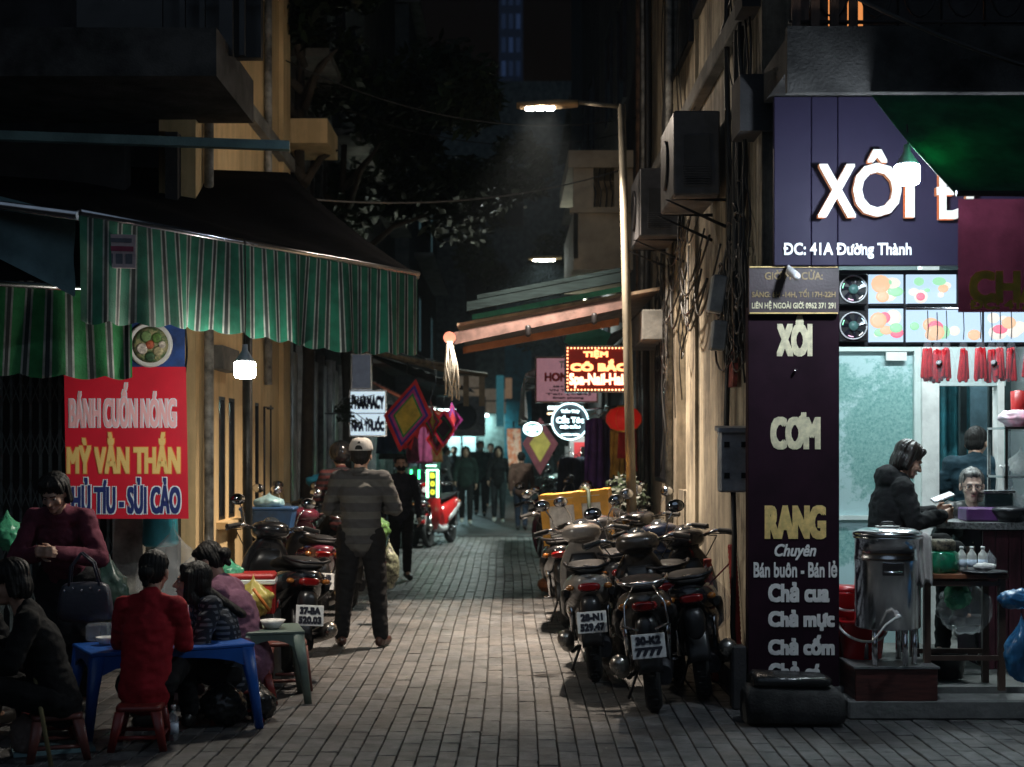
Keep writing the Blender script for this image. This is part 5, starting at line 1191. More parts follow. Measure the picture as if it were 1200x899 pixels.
# striped knit: horizontal bands are woven into the cloth
def banded(name, c1, c2, per, rough=.85, axis=2, duty=.5, checks=False):
    m = M(name, c1, rough, var=0, bump=.35, bs=130, spec=.25); n = m.node_tree.nodes; L = m.node_tree.links; b = n['Principled BSDF']
    tc = n['Texture Coordinate']; sx = n.new('ShaderNodeSeparateXYZ'); L.new(tc.outputs['Object'], sx.inputs[0])
    def band(o_):
        a = n.new('ShaderNodeMath'); a.operation='MULTIPLY'; a.inputs[1].default_value=1/per; L.new(o_,a.inputs[0])
        f = n.new('ShaderNodeMath'); f.operation='FRACT'; L.new(a.outputs[0],f.inputs[0])
        g_ = n.new('ShaderNodeMath'); g_.operation='GREATER_THAN'; g_.inputs[1].default_value=duty; L.new(f.outputs[0],g_.inputs[0]); return g_.outputs[0]
    v = band(sx.outputs[axis])
    if checks:
        v2 = band(sx.outputs[0]); ad = n.new('ShaderNodeMath'); ad.operation='MULTIPLY'; L.new(v,ad.inputs[0]); L.new(v2,ad.inputs[1]); v = ad.outputs[0]
    mx = n.new('ShaderNodeMix'); mx.data_type='RGBA'; mx.inputs[6].default_value=(*c1,1); mx.inputs[7].default_value=(*c2,1); L.new(v,mx.inputs[0]); L.new(mx.outputs[2],b.inputs['Base Color']); return m
BLK = fab('black_cloth',(.006,.006,.007)); DNM = fab('dark_denim',(.02,.03,.05)); CHAR = fab('charcoal_cloth',(.05,.05,.05))
# man with the cap, seen from behind
person('man in white cap and grey striped jumper seen from behind with folded arms', (ax(423,11.75),11.75,0), -.06, bodyjoints(eL=(-.27,.06,1.12),eR=(.27,.06,1.12),wL=(.02,.2,1.14),wR=(-.02,.22,1.17),kL=(-.13,.01,.49),kR=(.13,.01,.49),aL=(-.155,-.02,.09),aR=(.165,-.02,.09),tL=(-.2,.12,.03),tR=(.2,.12,.03)),
    banded('grey_banded_knit',(.075,.075,.07),(.045,.045,.047),.13,duty=.45), BLK, M('brown_shoe',(.05,.02,.015),.4), 'cap', s=1.02, cap=fab('white_cap_cloth',(.5,.48,.46)), female=False, tr=1.12, wide=1.12, collar=CHAR)
# masked woman facing the camera
person('person in black jacket and dark face mask walking towards the camera', (ax(470,17.6),17.6,0), PI+.1, bodyjoints(kL=(-.08,.1,.5),aL=(-.08,.02,.12),kR=(.08,.06,.49),eR=(.23,.0,1.09)), fab('black_jacket',(.018,.018,.03)), BLK, SHOEB, 'short', s=.93, mask=fab('black_mask',(.012,.012,.012)), vox=.009)
# rider with helmet
rd = person('rider in striped jumper sitting on a scooter beside the capped man', (-1.72,14.9,.0), .3, {k: Vector(v) for k,v in dict(bodyjoints(), **seated(.82,.72,.12,.17,.6)).items()}, banded('red_striped_knit',(.10,.03,.03),(.03,.025,.03),.06), BLK, SHOEB, 'short', s=1., vox=.011, female=False)
hm_ = thing('helmet','dark round riding helmet worn by the rider','helmet',(-1.77,15.09,1.60)); MB().ell((0,0,0),(.125,.14,.125)).build('shell',paintm('helmet_paint',(.02,.02,.022)),hm_); MB().grid(lambda u,v:(.13*math.sin((u-.5)*2.2),.145*math.cos((u-.5)*2.2),-.08+.1*v),10,4).build('visor',GLASS,hm_)
bc = bag('bright blue plastic cover behind the rider', at(383,575,15.6), (.22,.18,.10), M('cyan_cover',(.03,.3,.5),.35,var=.3,bump=.6,bs=12), knot=False, seed=15, name='plastic_cover', cat='cover')
# walkers in the distance
def walk(label, px, Y, rz, top, bottom, shoes=SHOEB, **k):
    a = k.pop('stride', random.uniform(.17,.26))
    J = bodyjoints(kL=(-.09,a*.8,.5),aL=(-.09,a,.09),tL=(-.1,a+.15,.03),kR=(.09,-.02,.49),aR=(.09,-a*.9,.13),tR=(.1,-a*.6,.04),eL=(-.22,-.1,1.1),wL=(-.22,-.04,.87),eR=(.22,.06,1.1),wR=(.22,.2,.92))
    return person(label,(ax(px,Y),Y,0),rz,J,top,bottom,shoes,vox=.016,group='people walking in the distance',**k)
walk('woman with long hair in black top and white shoes walking towards the camera',584,31,PI,BLK,fab('dark_grey_cloth',(.03,.035,.04)),SHOEW,hair='long',hl=.2)
walk('man in brown jacket walking away down the alley',611,28,-.1,fab('brown_jacket',(.11,.06,.045)),DNM,SHOEB,hair='short',female=False,s=.93,wide=1.1)
walk('person in dark green hooded jacket walking towards the camera on the left',546,30.5,PI,fab('dark_green_jacket',(.015,.03,.025)),BLK,SHOEW,hair='long',hl=.1,puff=.12)
walk('man in dark coat and mask between the two walking women',563,34,PI,fab('dark_teal_coat',(.02,.035,.035)),BLK,hair='short',female=False,mask=fab('pale_mask',(.3,.35,.35)),s=1.08)
walk('dark figure mostly hidden behind the hooded walker',532,36,PI-.2,BLK,BLK,hair='short',female=False)
walk('dark figure at the side of the woman in white shoes',575,38,PI,fab('black_jacket'),BLK,hair='short',s=1.05)
# ---------------- left food stall people
SEAT = .25
def P_(d, **o):
    q = dict(d); q.update(o); return bodyjoints(**q)
person('woman in bright red jumper with a hair bun seated with her back to the camera', (ax(170,7.95),7.95,0), -.05, P_(seated(SEAT,.44,.10),eL=(-.19,.14,SEAT+.30),eR=(.19,.14,SEAT+.30)), fab('red_knit',(.34,.012,.02)), BLK, SHOEB, 'bun', look=(.1,1,-.15), s=.97, vox=.007, wide=1.0)
person('long haired young woman in dark plaid shirt seated at the blue table', (ax(272,8.62),8.62,0), PI/2+.3, P_(seated(.2,.40,.14),head=(0,.24,.855),neck=(0,.20,.745)), banded('dark_plaid',(.02,.025,.035),(.14,.15,.17),.035,axis=2,checks=True), BLK, SHOEB, 'long', look=(.2,1,.05), s=.98, vox=.007, hl=.22)
person('person in mauve padded jacket bending over the grey table', (ax(290,9.2),9.2,0), PI/2-.15, P_(seated(.22,.42,.16),eR=(.26,.22,.60),wR=(.16,.5,.55)), fab('mauve_padded',(.2,.09,.14)), BLK, M('dusty_pink_shoe',(.2,.12,.12),.6), 'bun', look=(0,.9,-.5), s=.97, vox=.008, puff=.25)
person('woman in black coat at the left edge turned away to the left', (ax(66,7.6),7.6,0), PI/2+.25, P_(seated(.24,.42,.14),wL=(-.1,.36,.62),wR=(.1,.38,.66)), BLK, BLK, SHOEB, 'bob', look=(.05,1,-.25), s=.97, vox=.007, hl=.02)
J = bodyjoints(chest=(0,.10,1.16),neck=(0,.19,1.36),head=(0,.27,1.455),sL=(-.19,.16,1.30),sR=(.19,.16,1.30),eL=(-.27,.2,1.03),eR=(.27,.2,1.03),wL=(-.05,.40,1.08),wR=(.04,.42,1.08))
person('woman in dark maroon jumper standing with clasped hands behind the diners', (ax(80,8.9),8.9,0), PI-.02, J, fab('maroon_knit',(.12,.025,.045)), fab('black_skirt',(.012,.012,.014)), SHOEB, 'bob', look=(.1,.85,-.45), s=.94, vox=.007, skirt=.75, puff=.12, palms={'L':(1,0,0),'R':(-1,0,0)}, handcurl=(1.2,1.2))
person('dark dressed diner cropped by the left edge of the picture', (-3.1,7.9,0), -.5, P_(seated(.24,.42,.1)), BLK, BLK, SHOEB, 'short', s=1.0, vox=.010)
hb = thing('handbag','dark navy handbag with small silver studs hanging from the standing woman\'s arm','bag',(ax(100,8.5),8.5,az(730,8.5)),.1)
HBM = M('navy_leather',(.025,.028,.045),.45,var=.2,bump=.2)
MB().loft([(0,0,0,.155,.06),(.05,0,0,.17,.065),(.2,0,0,.15,.05),(.25,0,0,.13,.03)],16,5,'z').build('bag_body',HBM,hb,SUB)
for dy in (-.03,.03): MB().tube([(-.09,dy,.22),(-.08,dy,.34),(-.02,dy,.42),(.05,dy,.36),(.09,dy,.22)],.008,6).build('strap',HBM,hb)
for k in range(5): MB().ell((-.11+.05*k,-.062,.2+.015*(k%2)),.008,None,2).build('stud',CHROME,hb)
# ================================================================== LEFT FOOD STALL
def plastic_table(label, P, rz, W, D, H, m, name='plastic_table'):
    t = thing(name, label, 'table', P, rz)
    MB().box((0,0,H-.012),(W,D,.024),bev=.006).build('table_top', m, t)
    ap_ = MB()
    for (x,y,dx,dy) in ((0,-D/2+.01,W-.1,.012),(0,D/2-.01,W-.1,.012),(-W/2+.01,0,.012,D-.1),(W/2-.01,0,.012,D-.1)):
        # arched apron
        L = max(dx,dy); n=10
        pts = [(-L/2,0),(L/2,0)]+[(L/2-L*i/n, -.11+.075*math.sin(PI*i/n)**.6) for i in range(n+1)]
        b = MB()
        if dx > dy: b.prism([(u,v+H-.024) for u,v in pts], y-.006, y+.006)
        else: b.prism([(u,v+H-.024) for u,v in pts], x-.006, x+.006, 'x')
        b.build('apron', m, t)
    for sx in (-1,1):
        for sy_ in (-1,1):
            b = MB(); o = .05
            b.loft([(0,sx*(W/2+.02),sy_*(D/2+.01),.024,.024),(H*.5,sx*(W/2-.01),sy_*(D/2-.012),.03,.03),(H-.02,sx*(W/2-.045),sy_*(D/2-.045),.045,.045)],12,4,'z').build('leg', m, t)
    return t
def stool(label, P, rz, H, m, R=.14, grp='low plastic stools'):
    t = thing('stool', label, 'stool', P, rz, grp)
    MB().loft([(H-.03,0,0,R,R),(H-.008,0,0,R,R),(H,0,0,R-.012,R-.012)],20,6,'z').build('seat', m, t)
    for sx in (-1,1):
        for sy_ in (-1,1): MB().loft([(0,sx*(R+.015),sy_*(R+.015),.02,.02),(H-.03,sx*(R-.03),sy_*(R-.03),.032,.032)],10,4,'z').build('leg', m, t)
    for (a,b) in (((-1,-1),(1,-1)),((1,-1),(1,1)),((1,1),(-1,1)),((-1,1),(-1,-1))): MB().tube([((R)*a[0],(R)*a[1],.07),((R)*b[0],(R)*b[1],.07)],.012,6).build('stretcher', m, t)
    return t
BLUEP = M('blue_table_plastic',(.012,.10,.42),.35,var=.15,vs=6,bump=.05); RSTOOL = M('red_stool_plastic',(.22,.025,.02),.4,var=.2); GTAB = M('grey_green_plastic',(.14,.19,.16),.45,var=.2); BSTOOL = M('brown_stool_plastic',(.16,.05,.04),.45,var=.2)
plastic_table('blue plastic table with moulded legs in front of the diners', (-2.02,8.35,0), .50, .95,.5,.50, BLUEP)
plastic_table('grey green plastic table holding bowls beside the scooters', (-1.56,9.3,0), .25, .42,.42,.47, GTAB)
stool('dark red stool under the woman in the red jumper', (ax(168,7.9),7.85,0), .1, .24, RSTOOL, .125)
stool('red stool in the dark below the standing woman', (ax(56,8.1),8.1,0), .3, .24, RSTOOL, .13)
stool('brown stool beside the grey table', (ax(335,9.75),9.75,0), .2, .33, BSTOOL, .14)
stool('red stool under the woman in the plaid shirt', (ax(272,8.62),8.62,0), .4, .2, RSTOOL, .13)
stool('red stool under the person in the mauve jacket', (ax(290,9.2),9.2,0), .4, .22, RSTOOL, .13)
stool('dark stool under the woman at the left edge', (ax(66,7.6),7.6,0), .4, .24, BSTOOL, .13)
def bowl_(label, P, r=.07, h=.05, m=WHITE, cat='bowl', name='bowl', grp=None):
    o = MB().lathe([(r*.45,0),(r*.55,.004),(r,h),(r*.97,h),(r*.5,.01),(.0,.01)],seg=22).build(name, m, loc=P); tag(o,label,cat,grp); return o
bowl_('white bowl at the left of the grey table', (-1.78,9.2,.471),.07,.045)
bowl_('wide white takeaway bowl at the right of the grey table', (-1.53,9.25,.471),.085,.055,M('foam'))
tag(MB().lathe([(.03,0),(.034,.09),(.031,.09),(.028,.01),(0,.01)],seg=18).build('cup',M('dark_cup',(.03,.03,.03),.4),loc=(-1.66,9.17,.471)),'small dark cup between the bowls on the grey table','cup')
tag(MB().box((0,0,.012),(.1,.07,.02),(0,0,.3)).build('tissue_pack',M('paper_scrap'),loc=(-1.68,9.33,.471)),'white tissue pack on the grey table','tissue')
def jar(label, P, r, h, m, lid, name='jar'):
    t = thing(name, label, 'jar', P); MB().lathe([(r*.9,0),(r,.01),(r,h*.8),(r*.8,h*.9)],seg=20).build('jar_body',m,t); MB().lathe([(r*.86,h*.88),(r*.86,h*1.02),(0,h*1.02)],seg=20).build('lid',lid,t); return t
jar('orange brown sauce jar on the blue table beside the red jumper',(-2.22,8.25,.5),.035,.14,M('chilli',(.4,.12,.04),.3),M('pink_lid',(.6,.35,.35),.4))
tag(MB().box((0,0,.06),(.16,.1,.1),bev=.01).build('tissue_box',CLEAR,loc=(-2.4,8.4,.5)),'clear plastic tissue box at the left of the blue table','box')
bowl_('pale bowl near the tissue box on the blue table',(-2.34,8.28,.5),.06,.045)
def bottle(label, P, r=.03, h=.2, m=CLEAR, lidm=WHITE, grp=None, name='bottle'):
    t = thing(name, label, 'bottle', P, 0, grp); MB().lathe([(r*.9,0),(r,.008),(r,h*.62),(r*.9,h*.7),(r*.38,h*.84),(r*.36,h*.92)],seg=18).build('bottle_body',m,t); MB().lathe([(r*.45,h*.9),(r*.45,h),(0,h)],seg=14).build('cap',lidm,t)
    MB().lathe([(r*1.01,h*.2),(r*1.01,h*.5)],seg=18).build('label_band',M('pale_print'),t); return t
bottle('small bottle with a white label standing under the blue table', (ax(203,8.0),8.0,0))
bag('black bag sitting under the right end of the blue table', (-1.68,8.45,0), (.13,.12,.12), M('black_bag',(.02,.02,.02),.25,bump=.7,bs=15), seed=21)
bag('second black bag behind the table leg', (-1.5,8.6,0), (.1,.1,.1), M('black_bag'), seed=22)
bag('green knotted plastic bag on the cooler box', (ax(271,9.9),9.9,az(683,9.9)+0), (.09,.09,.07), GBAG, seed=23)
bag('yellow plastic bag behind the bowls on the grey table', (ax(297,9.75),9.75,az(724,9.75)), (.13,.11,.12), YBAG, seed=24)
bag('large clear bag of crushed boxes stacked by the yellow wall', (ax(203,10.9),10.9,az(722,10.9)), (.28,.2,.29), CLEAR, seed=25, crumple=.5)
bag('clear plastic bag stacked at the corner of the yellow wall', (ax(245,11.1),11.1,az(700,11.1)), (.2,.16,.19), CLEAR, seed=26, crumple=.5)
bag('grey bag heaped under the clear bags', (ax(215,10.95),10.95,.0), (.3,.22,.2), GREYB, seed=27)
bag('dark green bag hanging behind the standing woman', (ax(128,9.6),9.6,az(730,9.6)), (.13,.1,.2), M('dark_green_bag',(.02,.045,.04),.35,bump=.7,bs=15), seed=28)
bag('green bag at the far left edge of the picture', (ax(8,9.4),9.4,az(645,9.4)), (.1,.1,.11), GBAG, seed=29)
bag('crumpled paper bag on the ground at the lower left', (ax(30,7.6),7.6,0), (.08,.07,.11), M('brown_paper',(.2,.15,.13),.8,bump=.6), knot=False, seed=30)
bags_ = tag(MB().lathe([(.12,0),(.14,.02),(.13,.3),(.13,.31),(0,.31)],seg=20).build('water_drum',M('cyan_plastic',(.05,.4,.5),.3),loc=(ax(188,11.2),11.2,az(640,11.2))),'cyan plastic drum glimpsed above the clear bags','drum')
pedm = MB().box((0,0,0),(.5,.35,.5)); pd = pedm.build('crate',M('grey_crate',(.08,.08,.08),.7),loc=(ax(283,9.95),9.95,.25)); tag(pd,'dark crate carrying the red cooler box','crate')
co = thing('cooler_box','red cooler box with a white band behind the grey table','cooler',(ax(292,9.9),9.9,.5),.1)
MB().box((0,0,.1),(.36,.26,.22),bev=.015).build('box_body',M('cooler_red',(.5,.02,.02),.35),co); MB().box((0,0,.22),(.375,.275,.035),bev=.006).build('band',WHITE,co); MB().box((0,0,.255),(.37,.27,.045),bev=.015).build('lid',M('cooler_red'),co)
tag(MB().tube([(ax(300,9.7),9.6,az(690,9.6)),(ax(316,9.6),9.6,az(716,9.6))],.012,6).build('handle_strap',M('orange_strap',(.7,.2,.03),.5)),'short orange strap over the yellow bag','strap')
st = tag(MB().tube([(ax(60,7.35),7.35,0),(ax(22,7.6),7.6,.9)],.012,8).build('broom_handle',M('bamboo',(.3,.25,.12),.6)),'slim bamboo stick leaning at the lower left','stick')
tag(MB().box((0,0,.01),(.42,.25,.02),(0,0,.4)).build('floor_board',M('blue_lit_tarp'),loc=(ax(62,7.75),7.75,0)),'flat pale board lying on the ground at the lower left','board')

# ================================================================== RIGHT: RICE SHOP INTERIOR
FLZ = .15
si = thing('shop_interior','teal lit room of the rice shop behind the counter','shop',(2.1,9,0)); q = Loc(si)
PALE = M('pale_teal_wall',(.52,.60,.60),.5,var=.15,vs=2)
MB().box(q(3.9,10.5,.075),(4.8,3.2,.15)).build('plinth',CONC,si)
MB().box(q(4.0,12.05,1.8),(4.4,.1,3.4)).build('back_wall',PALE,si)
MB().box(q(2.05,10.4,1.8),(.1,2.7,3.4)).build('side_wall',PALE,si)
MB().box(q(6.1,10.4,1.8),(.1,3.2,3.4)).build('side_wall',PALE,si)
MB().box(q(4.0,10.5,3.35),(4.4,3.2,.1)).build('ceiling',PALE,si)
# frosted mural panel with printed trees
mu = M('mural_glass',(.30,.50,.52),.12,var=0,bump=0,coat=.5); n = mu.node_tree.nodes; L = mu.node_tree.links; b = n['Principled BSDF']
tc = n['Texture Coordinate']
def nz(sc, lo, hi, det=8, st=None):
    a = n.new('ShaderNodeTexNoise'); a.inputs['Scale'].default_value=sc; a.inputs['Detail'].default_value=det; a.inputs['Roughness'].default_value=.75; L.new(tc.outputs['Object'],a.inputs['Vector']); r = n.new('ShaderNodeMapRange'); r.inputs[1].default_value=lo; r.inputs[2].default_value=hi; L.new(a.outputs[0],r.inputs[0]); return r.outputs[0]
sp = n.new('ShaderNodeSeparateXYZ'); L.new(tc.outputs['Object'],sp.inputs[0])
def crown(cx,cz,rx,rz):
    vm = n.new('ShaderNodeVectorMath'); vm.operation='SUBTRACT'; vm.inputs[1].default_value=(cx,0,cz); L.new(tc.outputs['Object'],vm.inputs[0])
    v2 = n.new('ShaderNodeVectorMath'); v2.operation='MULTIPLY'; v2.inputs[1].default_value=(1/rx,0,1/rz); L.new(vm.outputs[0],v2.inputs[0])
    v3 = n.new('ShaderNodeVectorMath'); v3.operation='LENGTH'; L.new(v2.outputs[0],v3.inputs[0])
    nn = nz(16,.3,.7); ad = n.new('ShaderNodeMath'); ad.operation='MULTIPLY_ADD'; ad.inputs[1].default_value=-1.0; L.new(nn,ad.inputs[0]); L.new(v3.outputs[1],ad.inputs[2])
    r = n.new('ShaderNodeMapRange'); r.inputs[1].default_value=.62; r.inputs[2].default_value=.35; L.new(ad.outputs[0],r.inputs[0]); return r.outputs[0]
c1,c2,c3 = crown(.12,.55,.34,.50), crown(-.27,.95,.22,.16), crown(-.05,-.3,.6,.14)
m1 = n.new('ShaderNodeMath'); m1.operation='MAXIMUM'; L.new(c1,m1.inputs[0]); L.new(c2,m1.inputs[1])
mm = n.new('ShaderNodeMath'); mm.operation='MAXIMUM'; L.new(m1.outputs[0],mm.inputs[0]); L.new(c3,mm.inputs[1])
lf = nz(45,.3,.7); leafc = n.new('ShaderNodeMix'); leafc.data_type='RGBA'; leafc.inputs[6].default_value=(.10,.26,.25,1); leafc.inputs[7].default_value=(.33,.52,.50,1); L.new(lf,leafc.inputs[0])
mx = n.new('ShaderNodeMix'); mx.data_type='RGBA'; mx.inputs[6].default_value=(.42,.58,.60,1); L.new(leafc.outputs[2],mx.inputs[7]); L.new(mm.outputs[0],mx.inputs[0]); L.new(mx.outputs[2],b.inputs['Base Color'])
D=10.9
x0,x1 = ax(960,D), ax(1079,D)
MB().box((0,0,0),(x1-x0,.03,az(410,D)-az(780,D))).build('mural_panel',mu,si,loc=rel(si,((x0+x1)/2,D+.02,(az(410,D)+az(780,D))/2)))
for (pa,pb,qa,qb) in ((960,1079,404,412),(960,1079,604,609),(1070,1079,412,604)): 
    MB().box(rel(si,((ax(pa,D)+ax(pb,D))/2,D-.01,(az(qa,D)+az(qb,D))/2)),((pb-pa)/F*D,.05,(qb-qa)/F*D)).build('panel_frame',M('pale_frame',(.6,.68,.66),.4,var=.1),si)
MB().box(rel(si,(ax(1049,D),D-.03,az(418,D))),(24/F*D,.02,10/F*D)).build('small_plate',WHITE,si)
MB().box(rel(si,(ax(1088,D),D,1.75)),(.13,.12,3.2)).build('door_frame',WHITE,si)
MB().box(rel(si,(ax(1170,D),D,1.75)),(.05,.12,3.2)).build('door_frame',WHITE,si)
MB().box(rel(si,(ax(1130,D),D-.0,az(425,D))),(.6,.1,.36)).build('lintel',PALE,si)
MB().grid(lambda u,v: rel(si,(ax(1097,11.3)+.28*u,11.3+.03*math.sin(u*20),2.6-2.2*v)),20,4).build('teal_curtain',M('teal_cloth',(.02,.16,.2),.7,var=.4,vs=6),si)
MB().box(rel(si,(ax(1142,11.7),11.75,1.7)),(.62,.04,3.0)).build('dark_doorway',M('dark_teal',(.012,.03,.035),.7),si)
MB().box(rel(si,(ax(1148,11.5),11.5,1.7)),(.17,.04,3.0)).build('steel_door_leaf',M('blue_grey_door',(.12,.22,.27),.5),si)
for px in (1128,1162): MB().box(rel(si,(ax(px,11.2),11.2,1.7)),(.05,.05,3.0)).build('door_post',M('dark_teal'),si)
tl = thing('tube_light','fluorescent tube light on the shop ceiling','lamp',(3.1,9.9,3.2)); MB().box((0,0,.03),(1.2,.07,.05)).build('fitting',WHITE,tl); MB().tube([(-.58,0,-.01),(.58,0,-.01)],.016,10).build('tube',M('tube_glow',(1,1,1),.5,emit=(.75,.97,1),es=12),tl)
area_light('tube_glow_light',tl,(0,0,-.05),38,(.84,.98,1),1.1,.1)
tl2 = tl; tl = copy_tree(tl); tl.location=(3.4,11.3,3.2); tl['label']='second fluorescent tube light deeper inside the shop'
# menu screens and fans
SCR = []
ms = thing('menu_screens','row of glowing menu screens with pale food pictures above the counter','screen',(3,9.15,2.3)); D=9.15
SC_B = M('screen_glow',(.1,.1,.12),.2,emit=(.52,.72,.95),es=.85,var=0)
def scr(pa,pb,qa,qb):
    cx,cz = (ax(pa,D)+ax(pb,D))/2,(az(qa,D)+az(qb,D))/2
    return MB().box(rel(ms,(cx,D,cz)),((pb-pa)/F*D,.02,(qb-qa)/F*D)).build('screen',SC_B,ms),cx,cz
rects = [(1018,1058,322,356),(1062,1120,322,356),(1124,1200,322,356),(1018,1058,362,401),(1062,1150,362,401),(1154,1210,362,401),(1214,1290,362,401),(1204,1290,322,356)]
MB().box(rel(ms,((ax(984,D)+ax(1300,D))/2,D+.04,(az(318,D)+az(404,D))/2)),((1300-984)/F*D,.04,90/F*D)).build('screen_housing',BLACK,ms)
random.seed(5)
FOODC = [M('pic_orange',(.1,.1,.1),.4,emit=(.85,.55,.35),es=.9,var=0),M('pic_red',(.1,.1,.1),.4,emit=(.95,.2,.3),es=.9,var=0),M('pic_green',(.1,.1,.1),.4,emit=(.35,.75,.45),es=.9,var=0),M('pic_cream',(.1,.1,.1),.4,emit=(.85,.8,.72),es=.9,var=0)]
for r_ in rects:
    o,cx,cz = scr(*r_); wpx,hpx = r_[1]-r_[0], r_[3]-r_[2]
    for k in range(9):
        px,py = random.uniform(r_[0]+8,r_[1]-8),random.uniform(r_[2]+7,r_[3]-7); rr=random.uniform(.02,.065); rr=min(rr,(min(px-r_[0],r_[1]-px,py-r_[2],r_[3]-py))/F*D)
        oo=MB().lathe([(rr,0),(rr*.6,-.002),(0,-.002)],(0,0,0),12,'y').build('food_picture',FOODC[(k*3+int(px))%4] if k>1 else FOODC[3],o,loc=rel(ms,(ax(px,D),D-.012-.0015*k,az(py,D)))); oo.scale=(1,1,random.uniform(.6,1))
    MB().box(rel(ms,(cx,D-.02,az(r_[3]+1.5,D))),(wpx/F*D,.03,.012)).build('bezel',BLACK,ms)
for k,py in enumerate((339,382)):
    f = thing('display_fan','black round fan with coloured arcs, %s of the two beside the menu screens'%('upper','lower')[k],'fan',at(1000,py,9.05),0)
    MB().box((0,.02,0),(.19,.03,.2),bev=.008).build('housing',BLACK,f); MB().tube([(.085*math.cos(a),-.004,.085*math.sin(a)) for a in [i*PI/16 for i in range(33)]],.005,6).build('ring',M('white_gloss'),f)
    MB().lathe([(.032,0),(.03,-.012),(0,-.014)],(0,0,0),18,'y').build('hub',M('green_hub',(.1,.22,.2),.4),f)
    for j in range(7):
        a=j*2*PI/7; MB().quad((.03*math.cos(a),-.004,.03*math.sin(a)),(.08*math.cos(a+.2),-.008,.08*math.sin(a+.2)),(.08*math.cos(a+.55),-.002,.08*math.sin(a+.55)),(.03*math.cos(a+.5),-.002,.03*math.sin(a+.5))).build('blade',M('fan_blade',(.02,.02,.03),.2,coat=1),f)
    for (a0,c_) in ((.3,(.5,.8,1)),(2.6,(.2,1,.5)),(4.2,(1,.5,.8)),(5.2,(1,1,1))):
        MB().tube([(.07*math.cos(a0+i*.08),-.012,.07*math.sin(a0+i*.08)) for i in range(7)],.003,5).build('coloured_arc',M('arc_%d'%int(a0*10),(.5,.5,.5),.4,emit=c_,es=1.2,var=0),f)
# hanging sausages
tag(MB().tube([at(1062,362,8.6),at(1300,360,8.6)],.008,8).build('hanging_rod',STEEL),'thin steel rod the red sausage bags hang from','rod')
SAUS = M('red_sausage',(.8,.02,.03),.3,var=.25,coat=.3)
for k,(px,dz,n_) in enumerate(((1087,0,5),(1098,.02,6),(1109,0,5),(1129,.01,5),(1149,0,4),(1162,.02,6),(1172,0,5),(1185,0,5),(1206,0,5))):
    p = at(px,397+dz*100,8.6+.012*(k%2)); t = thing('sausage_bag','clear bag of red sausages, number %s from the left on the rod'%('first second third fourth fifth sixth seventh eighth ninth'.split()[k]),'sausages',p,0,'bags of red sausages hanging in the shop front')
    t['label'] = 'clear bag of red sausages, %s from the left on the rod'%('first second third fourth fifth sixth seventh eighth ninth'.split()[k])
    MB().tube([(0,0,0),(.004,0,.06),(0,0,.17)],.003,4).build('string',CABLE,t)
    for j in range(n_*2):
        a=random.uniform(-.034,.034); MB().cap((a*.55,random.uniform(-.02,.02),-.06-random.uniform(0,.015)),(a*.95,random.uniform(-.02,.02),-.24+random.uniform(-.01,.02)),.010,.012,8).build('sausage',SAUS,t)
    def fn(u,v):
        a=u*2*PI; r=.008+.045*min(1,v*1.6)**.8; return (r*math.cos(a)*1.15,r*.7*math.sin(a),-.26*v+.03*(v<.05))
    MB().grid(fn,14,8).build('bag_film',M('thin_film',(.9,.9,.95),.1,alpha=.07,var=0,bump=.5,bs=30),t)
    if k in (1,5): MB().lathe([(.02,0),(0,-.001)],(0,-.045,-.14),16,'y').build('sticker',WHITE,t)
# steel pot on its low box
D=8.75
kb = thing('wooden_box','dark red brown wooden box under the steel boiler','box',(ax(1043,D),D+.05,FLZ-.15+.0),0); kb.location.z = .06
MB().box((0,0,.13),(.5,.4,.24),bev=.006).build('box_body',M('red_brown_wood',(.09,.025,.02),.5,var=.4,stretch=(1,1,8)),kb); MB().box((0,0,.255),(.52,.42,.012)).build('top_board',M('grey_board',(.15,.15,.15),.6),kb)
po = thing('steel_boiler','tall polished steel broth boiler with lid and tap on three legs','boiler',(ax(1040,D),D,.327),0)
zb = .30-.06; R_=.198
POT = M('polished_steel',(.72,.72,.74),.17,1.,var=.05,vs=40,bump=.01,rvar=.03)
_n = POT.node_tree.nodes; _t = _n.new('ShaderNodeTangent'); _t.direction_type='RADIAL'; _t.axis='Z'; POT.node_tree.links.new(_t.outputs[0], _n['Principled BSDF'].inputs['Tangent']); _n['Principled BSDF'].inputs['Anisotropic'].default_value=.5
MB().lathe([(R_-.01,.215),(R_,.225),(R_,.62),(R_+.004,.63),(R_+.004,.65),(R_,.66),(R_,.76),(R_+.012,.765),(R_+.012,.775),(R_,.78)],seg=56).build('boiler_body',POT,po)
MB().lathe([(R_+.015,.782),(R_+.012,.80),(R_*.8,.822),(R_*.3,.832),(0,.834)],seg=48).build('lid',POT,po)
MB().tube([(-.05,0,.83),(-.03,0,.86),(.03,0,.86),(.05,0,.83)],.008,8).build('lid_handle',BLACK,po); MB().lathe([(.07,.834),(.075,.838),(0,.84)],(.0,.0,.0),24).build('lid_plate',WHITE,po)
for (a) in (-2.3,-1.15,-.55,.9,2.2): MB().tube([(.165*math.cos(a),.165*math.sin(a),0),(.165*math.cos(a),.165*math.sin(a),.225)],.018,12).build('leg',POT,po)
MB().tube([(-.07,-R_-.001,.57),(-.07,-R_-.02,.57),(.03,-R_-.02,.57),(.03,-R_-.001,.57)],.006,6).build('handle',POT,po); MB().box((-.02,-R_-.008,.585),(.13,.006,.07)).build('handle_plate',STEEL,po)
MB().tube([(.01,-R_-.02,.30),(-.02,-R_-.05,.30),(-.08,-R_-.06,.26),(-.13,-R_-.05,.19),(-.15,-R_-.03,.16)],.007,8).build('drain_tube',WHITE,po); MB().ell((.01,-R_-.012,.305),.018,None,2).build('tap',WHITE,po)
